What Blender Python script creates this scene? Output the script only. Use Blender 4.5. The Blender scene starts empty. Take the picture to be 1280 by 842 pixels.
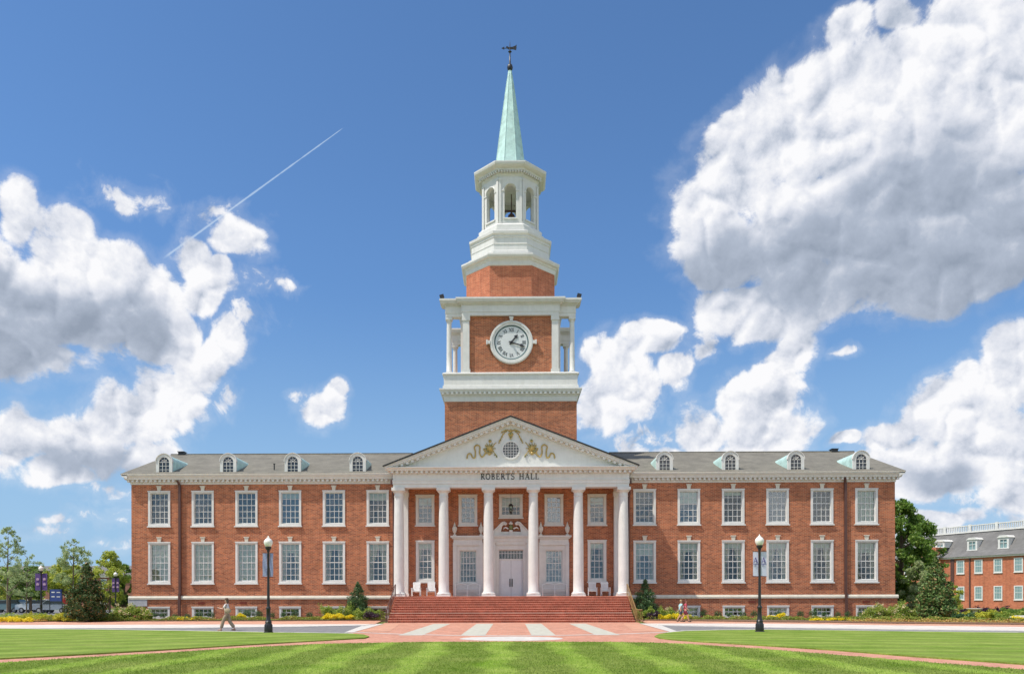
import bpy, math, random
import numpy as np
from mathutils import Vector, Matrix
random.seed(7)
SC = bpy.context.scene
COL = SC.collection
R = math.radians
PI = math.pi
# ------------------------------------------------------------------ camera model
F = 970.0; HY = 748.0; CX = 627.0; CZ = 1.65; YAW = R(0.7)
fw = Vector((-math.sin(YAW), math.cos(YAW), 0)); rt = Vector((math.cos(YAW), math.sin(YAW), 0))
def ray(x, y):
    return fw + rt * ((x - CX) / F) + Vector((0, 0, (HY - y) / F))
def gp(x, y, z=0.0):
    d = ray(x, y); t = (z - CZ) / d.z
    return (d.x * t, d.y * t)
def atY(x, y, Y):
    d = ray(x, y); t = Y / d.y
    return (d.x * t, Y, CZ + d.z * t)
# ------------------------------------------------------------------ object helpers
WL = {}
def kids(o):
    return [c for c in bpy.data.objects if c.parent == o]
def link(name, mesh, parent=None, loc=(0, 0, 0), rot=0.0, world=True):
    o = bpy.data.objects.new(name, mesh); COL.objects.link(o)
    loc = Vector(loc)
    if parent is not None:
        o.parent = parent
        pl = WL.get(parent.name, Vector((0, 0, 0)))
        o.location = (loc - pl) if world else loc
        WL[o.name] = loc if world else pl + loc
    else:
        o.location = loc; WL[o.name] = loc
    o.rotation_euler = (0, 0, rot)
    return o
def thing(name, loc, label, cat, group=None, rot=0.0):
    o = link(name, None, None, loc, rot); tag(o, label, cat, group); o.empty_display_size = 0.3
    return o
def tag(o, label, cat, group=None):
    o['label'] = label; o['category'] = cat
    if group: o['group'] = group
    return o
def kind(o, k):
    o['kind'] = k; return o
def dup(o, loc=None, rot=None, label=None, parent=None, scale=None):
    """copy a thing with its parts and sub-parts"""
    c = o.copy(); COL.objects.link(c); c.parent = parent
    if parent is None: WL[c.name] = Vector(loc)
    if loc is not None: c.location = loc
    if rot is not None: c.rotation_euler = (0, 0, rot)
    if scale is not None: c.scale = (scale,) * 3 if not isinstance(scale, tuple) else scale
    if label: c['label'] = label
    for k in [q for q in ALLCH.get(o.name, [])]:
        _dupc(k, c)
    return c
def _dupc(o, p):
    c = o.copy(); COL.objects.link(c); c.parent = p
    for k in ALLCH.get(o.name, []): _dupc(k, c)
ALLCH = {}
class MB:
    def __init__(s): s.v = []; s.f = []; s.m = []; s.mi = 0
    def add(s, vs, fs):
        n = len(s.v); s.v += [tuple(p) for p in vs]
        s.f += [tuple(i + n for i in f) for f in fs]; s.m += [s.mi] * len(fs)
    def box(s, x0, x1, y0, y1, z0, z1):
        if x0 > x1: x0, x1 = x1, x0
        if y0 > y1: y0, y1 = y1, y0
        s.add([(x0,y0,z0),(x1,y0,z0),(x1,y1,z0),(x0,y1,z0),(x0,y0,z1),(x1,y0,z1),(x1,y1,z1),(x0,y1,z1)],
              [(0,3,2,1),(4,5,6,7),(0,1,5,4),(1,2,6,5),(2,3,7,6),(3,0,4,7)])
    def cbox(s, c, d, rz=0.0, ry=0.0):
        M = Matrix.Translation(c) @ Matrix.Rotation(rz, 4, 'Z') @ Matrix.Rotation(ry, 4, 'Y')
        a, b, e = d[0]/2, d[1]/2, d[2]/2
        vs = [M @ Vector(p) for p in [(-a,-b,-e),(a,-b,-e),(a,b,-e),(-a,b,-e),(-a,-b,e),(a,-b,e),(a,b,e),(-a,b,e)]]
        s.add(vs, [(0,3,2,1),(4,5,6,7),(0,1,5,4),(1,2,6,5),(2,3,7,6),(3,0,4,7)])
    def loft(s, rings, cap=True, closed=True):
        n = len(rings[0]); vs = [p for r in rings for p in r]; fs = []
        for i in range(len(rings) - 1):
            for j in range(n if closed else n - 1):
                k = (j + 1) % n
                fs.append((i*n+j, i*n+k, (i+1)*n+k, (i+1)*n+j))
        if cap:
            fs.append(tuple(reversed(range(n)))); fs.append(tuple(range((len(rings)-1)*n, len(rings)*n)))
        s.add(vs, fs)
    def prism_x(s, prof, x0, x1):   # prof [(y,z)]
        s.loft([[(x0, y, z) for y, z in prof], [(x1, y, z) for y, z in prof]])
    def prism_y(s, prof, y0, y1):   # prof [(x,z)]
        s.loft([[(x, y0, z) for x, z in prof], [(x, y1, z) for x, z in prof]])
    def prism_z(s, prof, z0, z1):
        s.loft([[(x, y, z0) for x, y in prof], [(x, y, z1) for x, y in prof]])
    def lathe(s, prof, c=(0, 0, 0), seg=20, cap=True):
        s.loft([[(c[0]+r*math.cos(2*PI*j/seg), c[1]+r*math.sin(2*PI*j/seg), c[2]+z) for j in range(seg)] for r, z in prof], cap)
    def tube(s, pts, r, seg=6, cap=True):
        pts = [Vector(p) for p in pts]; n = len(pts); rings = []
        rr = r if isinstance(r, (list, tuple)) else [r] * n
        ref = None
        for i, p in enumerate(pts):
            t = (pts[min(i+1, n-1)] - pts[max(i-1, 0)]).normalized()
            if ref is None:
                ref = Vector((0, 0, 1)) if abs(t.z) < .9 else Vector((1, 0, 0))
            a = (ref - t * ref.dot(t)).normalized(); b = t.cross(a); ref = a
            rings.append([p + (a*math.cos(2*PI*j/seg) + b*math.sin(2*PI*j/seg)) * rr[i] for j in range(seg)])
        s.loft(rings, cap)
    def poly(s, pts, z):
        s.add([(x, y, z) for x, y in pts], [tuple(range(len(pts)))])
    def ball(s, c, r, seg=10, rings=7, sq=(1, 1, 1)):
        vs = [(c[0], c[1], c[2] - r*sq[2])]
        for i in range(1, rings):
            a = -PI/2 + PI*i/rings
            for j in range(seg):
                vs.append((c[0]+r*sq[0]*math.cos(a)*math.cos(2*PI*j/seg), c[1]+r*sq[1]*math.cos(a)*math.sin(2*PI*j/seg), c[2]+r*sq[2]*math.sin(a)))
        vs.append((c[0], c[1], c[2] + r*sq[2])); fs = []
        for j in range(seg):
            k = (j+1) % seg; fs.append((0, 1+k, 1+j)); e = 1+(rings-2)*seg
            fs.append((e+j, e+k, len(vs)-1))
            for i in range(rings-2): fs.append((1+i*seg+j, 1+i*seg+k, 1+(i+1)*seg+k, 1+(i+1)*seg+j))
        s.add(vs, fs)
    def mesh(s, name, mat, smooth=False):
        me = bpy.data.meshes.new(name); me.from_pydata(s.v, [], s.f)
        mats = mat if isinstance(mat, (list, tuple)) else [mat]
        for m in mats: me.materials.append(m)
        if len(mats) > 1: me.polygons.foreach_set('material_index', s.m)
        me.update()
        import bmesh
        bm = bmesh.new(); bm.from_mesh(me); bmesh.ops.recalc_face_normals(bm, faces=bm.faces); bm.to_mesh(me); bm.free()
        if smooth:
            me.shade_smooth() if smooth is True else me.shade_smooth()
            if smooth is not True:
                me.set_sharp_from_angle(angle=R(smooth))
        return me
    def build(s, name, mat, parent=None, loc=(0, 0, 0), smooth=False, rot=0.0):
        """vertices are relative to loc (a world point)"""
        o = link(name, s.mesh(name, mat, smooth), parent, loc, rot)
        if parent is not None: ALLCH.setdefault(parent.name, []).append(o)
        return o
    def buildw(s, name, mat, parent, smooth=False):
        """vertices are world coordinates; the origin sits at the bounding box base"""
        a = np.array(s.v); c = Vector(((a[:,0].min()+a[:,0].max())/2, (a[:,1].min()+a[:,1].max())/2, a[:,2].min()))
        s.v = [(p[0]-c.x, p[1]-c.y, p[2]-c.z) for p in s.v]
        return s.build(name, mat, parent, c, smooth)
def part(mesh, name, parent, loc, rot=0.0):
    o = link(name, mesh, parent, loc, rot); ALLCH.setdefault(parent.name, []).append(o); return o
# ------------------------------------------------------------------ materials
def newmat(name):
    m = bpy.data.materials.new(name); m.use_nodes = True; nt = m.node_tree
    b = nt.nodes['Principled BSDF']; return m, nt, b
def N(nt, t, **kw):
    n = nt.nodes.new(t)
    for k, v in kw.items():
        if k.startswith('i_'): n.inputs[k[2:].replace('_', ' ')].default_value = v
        else: setattr(n, k, v)
    return n
def L(nt, a, b): nt.links.new(a, b)
def plain(name, col, rough=.6, var=.12, scale=3.0, bump=0.0, bscale=40, metal=0.0, spec=.5, stain=0.0):
    m, nt, b = newmat(name)
    tc = N(nt, 'ShaderNodeTexCoord'); geo = N(nt, 'ShaderNodeNewGeometry')
    n1 = N(nt, 'ShaderNodeTexNoise'); n1.inputs['Scale'].default_value = scale; n1.inputs['Detail'].default_value = 6
    n1.inputs['Roughness'].default_value = .6
    L(nt, geo.outputs['Position'], n1.inputs['Vector'])
    mr = N(nt, 'ShaderNodeMapRange'); mr.inputs[1].default_value = .3; mr.inputs[2].default_value = .7
    mr.inputs[3].default_value = 1 - var; mr.inputs[4].default_value = 1 + var
    L(nt, n1.outputs[0], mr.inputs[0])
    mx = N(nt, 'ShaderNodeVectorMath', operation='SCALE'); mx.inputs[0].default_value = col
    L(nt, mr.outputs[0], mx.inputs['Scale'])
    last = mx.outputs[0]
    if stain:
        mp = N(nt, 'ShaderNodeMapping'); mp.inputs['Scale'].default_value = (3, 3, .25)
        L(nt, geo.outputs['Position'], mp.inputs[0])
        n2 = N(nt, 'ShaderNodeTexNoise'); n2.inputs['Scale'].default_value = 1.6; n2.inputs['Detail'].default_value = 8; n2.inputs['Roughness'].default_value = .7
        L(nt, mp.outputs[0], n2.inputs['Vector'])
        m2 = N(nt, 'ShaderNodeMapRange'); m2.inputs[1].default_value = .5; m2.inputs[2].default_value = .75; m2.inputs[3].default_value = 0; m2.inputs[4].default_value = stain
        L(nt, n2.outputs[0], m2.inputs[0])
        mm = N(nt, 'ShaderNodeMix', data_type='RGBA'); mm.inputs['B'].default_value = (col[0]*.55, col[1]*.5, col[2]*.42, 1)
        L(nt, m2.outputs[0], mm.inputs[0]); L(nt, last, mm.inputs['A']); last = mm.outputs['Result']
    L(nt, last, b.inputs['Base Color'])
    b.inputs['Roughness'].default_value = rough; b.inputs['Metallic'].default_value = metal; b.inputs['Specular IOR Level'].default_value = spec
    if bump:
        n3 = N(nt, 'ShaderNodeTexNoise'); n3.inputs['Scale'].default_value = bscale; n3.inputs['Detail'].default_value = 4
        L(nt, geo.outputs['Position'], n3.inputs['Vector'])
        bp = N(nt, 'ShaderNodeBump'); bp.inputs['Strength'].default_value = bump; bp.inputs['Distance'].default_value = .02
        L(nt, n3.outputs[0], bp.inputs['Height']); L(nt, bp.outputs[0], b.inputs['Normal'])
    return m
def brickmat(name, c1, c2, mortar, bw=.215, bh=.075, ms=.012, flat=False, rough=.85, rot=0.0, var=.2, bumpk=.35):
    m, nt, b = newmat(name)
    geo = N(nt, 'ShaderNodeNewGeometry'); sp = N(nt, 'ShaderNodeSeparateXYZ'); L(nt, geo.outputs['Position'], sp.inputs[0])
    cb = N(nt, 'ShaderNodeCombineXYZ')
    if flat:
        mp = N(nt, 'ShaderNodeMapping'); mp.inputs['Rotation'].default_value = (0, 0, rot); L(nt, geo.outputs['Position'], mp.inputs[0]); vec = mp.outputs[0]
    else:
        sn = N(nt, 'ShaderNodeSeparateXYZ'); L(nt, geo.outputs['True Normal'], sn.inputs[0])
        ax = N(nt, 'ShaderNodeMath', operation='ABSOLUTE'); L(nt, sn.outputs[0], ax.inputs[0])
        gt = N(nt, 'ShaderNodeMath', operation='GREATER_THAN'); gt.inputs[1].default_value = .75; L(nt, ax.outputs[0], gt.inputs[0])
        mf = N(nt, 'ShaderNodeMix', data_type='FLOAT'); L(nt, gt.outputs[0], mf.inputs[0]); L(nt, sp.outputs[0], mf.inputs[2]); L(nt, sp.outputs[1], mf.inputs[3])
        L(nt, mf.outputs[0], cb.inputs[0]); L(nt, sp.outputs[2], cb.inputs[1]); vec = cb.outputs[0]
    br = N(nt, 'ShaderNodeTexBrick'); br.inputs['Color1'].default_value = (*c1, 1); br.inputs['Color2'].default_value = (*c2, 1); br.inputs['Mortar'].default_value = (*mortar, 1)
    br.inputs['Scale'].default_value = 1; br.inputs['Mortar Size'].default_value = ms; br.inputs['Brick Width'].default_value = bw; br.inputs['Row Height'].default_value = bh
    br.inputs['Mortar Smooth'].default_value = .3; br.inputs['Bias'].default_value = -.1
    L(nt, vec, br.inputs['Vector'])
    n1 = N(nt, 'ShaderNodeTexNoise'); n1.inputs['Scale'].default_value = .8; n1.inputs['Detail'].default_value = 9; n1.inputs['Roughness'].default_value = .72
    L(nt, geo.outputs['Position'], n1.inputs['Vector'])
    mr = N(nt, 'ShaderNodeMapRange'); mr.inputs[1].default_value = .3; mr.inputs[2].default_value = .7; mr.inputs[3].default_value = 1 - var; mr.inputs[4].default_value = 1 + var
    L(nt, n1.outputs[0], mr.inputs[0])
    mx = N(nt, 'ShaderNodeVectorMath', operation='SCALE'); L(nt, br.outputs[0], mx.inputs[0]); L(nt, mr.outputs[0], mx.inputs['Scale'])
    m5 = N(nt, 'ShaderNodeMapping'); m5.inputs['Scale'].default_value = (2.2, 2.2, .16) if not flat else (1, 1, 1); L(nt, geo.outputs['Position'], m5.inputs[0])
    n5 = N(nt, 'ShaderNodeTexNoise'); n5.inputs['Scale'].default_value = 1.0; n5.inputs['Detail'].default_value = 7; n5.inputs['Roughness'].default_value = .7; L(nt, m5.outputs[0], n5.inputs['Vector'])
    r5 = N(nt, 'ShaderNodeMapRange'); r5.inputs[1].default_value = .48; r5.inputs[2].default_value = .78; r5.inputs[3].default_value = 1.03; r5.inputs[4].default_value = .74; L(nt, n5.outputs[0], r5.inputs[0])
    x5 = N(nt, 'ShaderNodeVectorMath', operation='SCALE'); L(nt, mx.outputs[0], x5.inputs[0]); L(nt, r5.outputs[0], x5.inputs['Scale'])
    L(nt, x5.outputs[0], b.inputs['Base Color']); b.inputs['Roughness'].default_value = rough; b.inputs['Specular IOR Level'].default_value = .25
    bp = N(nt, 'ShaderNodeBump'); bp.invert = True; bp.inputs['Strength'].default_value = bumpk; bp.inputs['Distance'].default_value = .01
    L(nt, br.outputs['Fac'], bp.inputs['Height']); L(nt, bp.outputs[0], b.inputs['Normal'])
    return m
def leafmat(name, c1, c2, c3=None, rough=.5, trans=.3):
    m, nt, b = newmat(name)
    geo = N(nt, 'ShaderNodeNewGeometry'); cr = N(nt, 'ShaderNodeValToRGB')
    cr.color_ramp.elements[0].color = (*c1, 1); cr.color_ramp.elements[1].color = (*c2, 1)
    if c3:
        cr.color_ramp.elements[1].position = .8
        e = cr.color_ramp.elements.new(.95); e.color = (*c3, 1)
    L(nt, geo.outputs['Random Per Island'], cr.inputs[0])
    L(nt, cr.outputs[0], b.inputs['Base Color']); b.inputs['Roughness'].default_value = rough; b.inputs['Specular IOR Level'].default_value = .35
    tr = N(nt, 'ShaderNodeBsdfTranslucent'); L(nt, cr.outputs[0], tr.inputs[0])
    mx = N(nt, 'ShaderNodeMixShader'); mx.inputs[0].default_value = trans
    L(nt, b.outputs[0], mx.inputs[1]); L(nt, tr.outputs[0], mx.inputs[2]); L(nt, mx.outputs[0], nt.nodes['Material Output'].inputs[0])
    return m
MT = {}
MT['brick'] = brickmat('red_brick', (.51, .148, .062), (.235, .052, .027), (.44, .29, .185), bw=.29, bh=.10, ms=.015, var=.20)
MT['brick2'] = brickmat('orange_brick', (.54, .165, .08), (.40, .10, .05), (.5, .32, .22), bw=.29, bh=.10, ms=.01)
MT['brick_far'] = brickmat('brown_brick', (.34, .13, .09), (.28, .1, .07), (.34, .24, .19), ms=.008)
MT['stepbrick'] = brickmat('step_brick', (.58, .23, .15), (.47, .16, .10), (.5, .34, .26), bw=.1, bh=.22, ms=.01, flat=True)  # nosings lighter, risers below darker: lit step edges painted into the brick
MT['riserbrick'] = brickmat('riser_brick', (.42, .105, .055), (.26, .06, .03), (.42, .26, .19), bw=.15, bh=.16, ms=.01)
MT['paver'] = brickmat('plaza_paver', (.57, .27, .185), (.43, .175, .115), (.48, .34, .26), bw=.22, bh=.11, ms=.008, flat=True, rot=R(45), var=.16)
MT['pathpaver'] = brickmat('path_paver', (.60, .31, .21), (.50, .23, .15), (.5, .36, .27), bw=.22, bh=.11, ms=.008, flat=True, rot=R(20), var=.18)
MT['white'] = plain('white_paint', (.69, .68, .65), .55, .06, 2.0, stain=.2)
MT['cream'] = plain('cream_stone', (.64, .60, .50), .8, .12, 2.0, bump=.1, stain=.25)
MT['soffit'] = plain('soffit_paint', (.74, .69, .60), .7, .05)
MT['greystone'] = plain('grey_stone', (.42, .43, .45), .8, .18, 4.0, bump=.1)
MT['copper'] = plain('copper_patina', (.45, .64, .60), .6, .2, 2.2, bump=.06, bscale=12, stain=.15)
MT['bronze'] = plain('dark_bronze', (.10, .045, .035), .45, .15)
MT['black'] = plain('black_iron', (.018, .018, .02), .4, .15)
MT['lit_brass'] = plain('lit_brass_rail', (.42, .28, .12), .4, .1, metal=.6)
MT['gold'] = plain('gold_relief', (.46, .33, .11), .5, .3, 9, metal=.2)
MT['green'] = plain('verdigris_relief', (.16, .19, .07), .5, .25, 9)
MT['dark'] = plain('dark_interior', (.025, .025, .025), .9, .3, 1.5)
MT['blind'] = plain('window_blind', (.72, .74, .64), .8, .06)
MT['curtain'] = plain('window_curtain', (.60, .56, .44), .9, .2, 5)
MT['door'] = plain('door_paint', (.70, .71, .73), .5, .04)
MT['clockface'] = plain('clock_face', (.66, .68, .68), .5, .04)
MT['clockring'] = plain('clock_ring', (.05, .12, .13), .5, .05)
MT['ink'] = plain('lettering_black', (.03, .03, .035), .5, .1)
MT['concrete'] = plain('concrete', (.60, .55, .50), .9, .14, .9, bump=.15, stain=.2)
MT['concrete2'] = plain('pale_band', (.47, .455, .38), .9, .16, 3, bump=.15)
MT['kerb'] = plain('kerb_concrete', (.56, .53, .49), .9, .15, 2, bump=.1)
MT['asphalt'] = plain('asphalt', (.20, .195, .20), .9, .2, 3, bump=.4, bscale=60)
MT['mulch'] = plain('mulch', (.17, .10, .06), .95, .4, 12, bump=.8, bscale=25)
MT['bark'] = plain('bark', (.16, .12, .09), .9, .3, 8, bump=.5)
MT['urn'] = plain('cast_stone', (.66, .64, .58), .8, .1)
MT['globe'] = plain('opal_glass', (.86, .83, .76), .35, .03)
MT['hwhite'] = plain('bench_white', (.78, .78, .77), .5, .03)
def glassmat():
    m, nt, b = newmat('window_glass')
    nt.nodes.remove(b)
    tr = N(nt, 'ShaderNodeBsdfTransparent'); tr.inputs[0].default_value = (.92, .94, .90, 1)
    gl = N(nt, 'ShaderNodeBsdfGlossy'); gl.inputs['Roughness'].default_value = .03; gl.inputs['Color'].default_value = (.9, .95, 1, 1)
    geo = N(nt, 'ShaderNodeNewGeometry')
    n1 = N(nt, 'ShaderNodeTexNoise'); n1.inputs['Scale'].default_value = 1.3; n1.inputs['Detail'].default_value = 2
    L(nt, geo.outputs['Position'], n1.inputs['Vector'])
    bp = N(nt, 'ShaderNodeBump'); bp.inputs['Strength'].default_value = .25; bp.inputs['Distance'].default_value = .06
    L(nt, n1.outputs[0], bp.inputs['Height']); L(nt, bp.outputs[0], gl.inputs['Normal'])
    fr = N(nt, 'ShaderNodeFresnel'); fr.inputs[0].default_value = 1.5
    ad = N(nt, 'ShaderNodeMath', operation='ADD'); L(nt, fr.outputs[0], ad.inputs[0]); oi = N(nt, 'ShaderNodeObjectInfo'); orr = N(nt, 'ShaderNodeMapRange'); orr.inputs[3].default_value = .01; orr.inputs[4].default_value = .09; L(nt, oi.outputs['Random'], orr.inputs[0]); L(nt, orr.outputs[0], ad.inputs[1])
    mx = N(nt, 'ShaderNodeMixShader'); L(nt, ad.outputs[0], mx.inputs[0]); L(nt, tr.outputs[0], mx.inputs[1]); L(nt, gl.outputs[0], mx.inputs[2])
    L(nt, mx.outputs[0], nt.nodes['Material Output'].inputs[0])
    return m
MT['glass'] = glassmat()
def roofmat(name, col, rowh=.22, var=.22):
    m, nt, b = newmat(name)
    geo = N(nt, 'ShaderNodeNewGeometry'); sp = N(nt, 'ShaderNodeSeparateXYZ'); L(nt, geo.outputs['Position'], sp.inputs[0])
    cb = N(nt, 'ShaderNodeCombineXYZ'); ad = N(nt, 'ShaderNodeMath', operation='ADD'); L(nt, sp.outputs[0], cb.inputs[0]); L(nt, sp.outputs[1], ad.inputs[0]); L(nt, sp.outputs[2], ad.inputs[1]); L(nt, ad.outputs[0], cb.inputs[1])
    br = N(nt, 'ShaderNodeTexBrick'); br.inputs['Scale'].default_value = 1; br.inputs['Brick Width'].default_value = .3; br.inputs['Row Height'].default_value = rowh; br.inputs['Mortar Size'].default_value = .012
    br.inputs['Color1'].default_value = (*[c*1.08 for c in col], 1); br.inputs['Color2'].default_value = (*[c*.88 for c in col], 1); br.inputs['Mortar'].default_value = (*[c*.6 for c in col], 1)
    L(nt, cb.outputs[0], br.inputs[0])
    n1 = N(nt, 'ShaderNodeTexNoise'); n1.inputs['Scale'].default_value = .7; n1.inputs['Detail'].default_value = 9; n1.inputs['Roughness'].default_value = .7
    L(nt, geo.outputs['Position'], n1.inputs['Vector'])
    mr = N(nt, 'ShaderNodeMapRange'); mr.inputs[1].default_value = .3; mr.inputs[2].default_value = .7; mr.inputs[3].default_value = 1 - var; mr.inputs[4].default_value = 1 + var
    L(nt, n1.outputs[0], mr.inputs[0])
    mx = N(nt, 'ShaderNodeVectorMath', operation='SCALE'); L(nt, br.outputs[0], mx.inputs[0]); L(nt, mr.outputs[0], mx.inputs['Scale'])
    L(nt, mx.outputs[0], b.inputs['Base Color']); b.inputs['Roughness'].default_value = .9
    return m
MT['roof'] = roofmat('shingle_roof', (.185, .172, .14), var=.25)
MT['roof2'] = roofmat('slate_roof', (.17, .165, .16))
def grassmat(name, ang, period, c1, c2, amp=.22):
    m, nt, b = newmat(name)
    geo = N(nt, 'ShaderNodeNewGeometry')
    mp = N(nt, 'ShaderNodeMapping'); mp.inputs['Rotation'].default_value = (0, 0, ang); L(nt, geo.outputs['Position'], mp.inputs[0])
    nd = N(nt, 'ShaderNodeTexNoise'); nd.inputs['Scale'].default_value = .25; nd.inputs['Detail'].default_value = 4
    L(nt, geo.outputs['Position'], nd.inputs['Vector'])
    sp = N(nt, 'ShaderNodeSeparateXYZ'); L(nt, mp.outputs[0], sp.inputs[0])
    m1 = N(nt, 'ShaderNodeMath', operation='MULTIPLY_ADD'); m1.inputs[1].default_value = 1.8; L(nt, nd.outputs[0], m1.inputs[0]); L(nt, sp.outputs[0], m1.inputs[2])
    m2 = N(nt, 'ShaderNodeMath', operation='MULTIPLY'); m2.inputs[1].default_value = 2*PI/period; L(nt, m1.outputs[0], m2.inputs[0])
    sn = N(nt, 'ShaderNodeMath', operation='SINE'); L(nt, m2.outputs[0], sn.inputs[0])
    st = N(nt, 'ShaderNodeMapRange', interpolation_type='SMOOTHSTEP'); st.inputs[1].default_value = -.1; st.inputs[2].default_value = .95; st.inputs[3].default_value = 1 - amp; st.inputs[4].default_value = 1 + amp
    L(nt, sn.outputs[0], st.inputs[0])
    n1 = N(nt, 'ShaderNodeTexNoise'); n1.inputs['Scale'].default_value = .45; n1.inputs['Detail'].default_value = 10; n1.inputs['Roughness'].default_value = .75
    L(nt, geo.outputs['Position'], n1.inputs['Vector'])
    cr = N(nt, 'ShaderNodeValToRGB'); cr.color_ramp.elements[0].position = .33; cr.color_ramp.elements[0].color = (*c1, 1); cr.color_ramp.elements[1].position = .68; cr.color_ramp.elements[1].color = (*c2, 1)
    L(nt, n1.outputs[0], cr.inputs[0])
    n2 = N(nt, 'ShaderNodeTexNoise'); n2.inputs['Scale'].default_value = 14; n2.inputs['Detail'].default_value = 8; n2.inputs['Roughness'].default_value = .85
    L(nt, geo.outputs['Position'], n2.inputs['Vector'])
    mr = N(nt, 'ShaderNodeMapRange'); mr.inputs[1].default_value = .3; mr.inputs[2].default_value = .7; mr.inputs[3].default_value = .62; mr.inputs[4].default_value = 1.4
    L(nt, n2.outputs[0], mr.inputs[0])
    mm = N(nt, 'ShaderNodeMath', operation='MULTIPLY'); L(nt, mr.outputs[0], mm.inputs[0]); L(nt, st.outputs[0], mm.inputs[1])
    mx = N(nt, 'ShaderNodeVectorMath', operation='SCALE'); L(nt, cr.outputs[0], mx.inputs[0]); L(nt, mm.outputs[0], mx.inputs['Scale'])
    L(nt, mx.outputs[0], b.inputs['Base Color']); b.inputs['Roughness'].default_value = .9; b.inputs['Specular IOR Level'].default_value = .15
    bp = N(nt, 'ShaderNodeBump'); bp.inputs['Strength'].default_value = .6; bp.inputs['Distance'].default_value = .04; L(nt, n2.outputs[0], bp.inputs['Height']); L(nt, bp.outputs[0], b.inputs['Normal'])
    return m
G1 = (.125, .215, .018); G2 = (.26, .32, .07)
MT['lawn'] = grassmat('lawn_front', 0, 2.1, G1, G2, .17)
MT['lawnL'] = grassmat('lawn_left', R(62), 2.3, G1, G2, .12)
MT['lawnR'] = grassmat('lawn_right', R(-80), 1.9, G1, G2, .12)
MT['field'] = grassmat('field', R(50), 3, (.10, .16, .03), (.17, .20, .06), .06)
ROLL = 0.12; EXPO = 0.0
# ------------------------------------------------------------------ ground
def sheet(name, pts, z, mat, k='structure', px=False, thick=0):
    if px: pts = [gp(*p) for p in pts]
    b = MB()
    if thick: b.prism_z(pts, z - thick, z)
    else: b.poly(pts, z)
    o = b.buildw(name, mat, None)
    if k: kind(o, k)
    return o
g = MB(); g.poly([(-2500, -800), (2500, -800), (2500, 3500), (-2500, 3500)], -0.03)
kind(g.buildw('ground', MT['field'], None), 'structure')
# brick plaza and paths lie as one sheet under the lawns
sheet('plaza', [(-45, 28), (-60, 12), (-60, 40), (-24, 40), (-8.2, 38.5), (-9.2, 51.7), (-9.2, 57.9), (9.2, 57.9), (9.2, 51.7), (8.2, 38.5), (24, 38), (60, 32), (60, 8), (45, 24), (0, 28)][:0] or
      [(-60, 6), (-60, 40), (-8.2, 40), (-8.6, 51.7), (-8.9, 54.6), (8.9, 54.6), (8.6, 51.7), (8.2, 40), (60, 34), (60, 6)], 0.0, MT['paver'])
# light bands of the plaza
def band(pts, name='paving_band', z=0.004, m='concrete2'): sheet(name, pts, z, MT[m])
for xa, xb in ((-5.15, -4.05), (-2.3, -1.18), (.92, 2.02), (3.85, 4.95)):
    band([(xa, 35.3), (xb, 35.3), (xb, 51.6), (xa, 51.6)])
arc = [(-7.9, 38.9), (-5.2, 36.7), (-2.6, 35.35), (0, 34.9), (2.6, 35.35), (5.2, 36.5), (7.9, 38.6)]
band(arc + [(x, y - .42) for x, y in reversed(arc)], 'paving_band', .008, 'kerb')
band([(2.15*math.cos(2*PI*i/40), 32.3 + 1.75*math.sin(2*PI*i/40)) for i in range(40)], 'paving_medallion', .004, 'kerb')
for s in (-1, 1):
    band([(s*7.85, 38.3), (s*8.25, 38.3), (s*9.6, 51.5), (s*8.5, 51.5)], 'paving_band', .012, 'kerb')
    band([(s*6.2, 39.6), (s*7.7, 38.7), (s*8.4, 51.5), (s*7.4, 51.5)], 'paving_band', .008, 'pathpaver')
# sidewalk with real kerb step, road, far side
def strip(name, top, bot, z, m, thick):   # top / bot: far and near edges, left to right
    sheet(name, [gp(*p) for p in top] + [gp(*p) for p in reversed(bot)], z, MT[m], thick=thick)
FL_ = [(-260, 779.8), (0, 779.8), (250, 779.7), (380, 779.7), (468, 779.6)]; NL_ = [(-260, 784.2), (0, 784), (250, 783.7), (380, 782.4), (456, 781.0)]
FR_ = [(810, 779.6), (900, 779.8), (960, 780.2), (1040, 781.3), (1120, 782.7), (1280, 785.0), (1500, 788)]; NR_ = [(822, 781.2), (900, 783.2), (960, 784.6), (1040, 785.9), (1120, 787.4), (1280, 789.8), (1500, 793)]
BR_ = [(800, 775.6), (900, 777.4), (960, 778.4), (1040, 779.3), (1120, 780.6), (1280, 782.4), (1500, 785)]
up = lambda pts, d: [(x, y + d) for x, y in pts]
strip('sidewalk_edge', [(-260, 775.5), (0, 775.6), (250, 775.6), (380, 775.6), (477, 775.5)], FL_, .03, 'pathpaver', .1)
strip('sidewalk_edge', BR_, FR_, .03, 'pathpaver', .1)
strip('sidewalk', FL_, NL_, .034, 'concrete', .12); strip('sidewalk', FR_, NR_, .034, 'concrete', .12)
strip('kerb', NL_, up(NL_, .5), .05, 'kerb', .2); strip('kerb', NR_, up(NR_, .5), .05, 'kerb', .2)
sheet('road', [(-90, 36), (-8.0, 37.8), (-8.9, 49)] + [gp(*p) for p in reversed(up(NL_, -.3))][1:], .008, MT['asphalt'])
sheet('road', [(8.0, 37.8), (30, 32), (60, 22), (70, 20)] + [gp(*p) for p in reversed(up(NR_, -.3))][:-1] + [(8.9, 49)], .008, MT['asphalt'])
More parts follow.
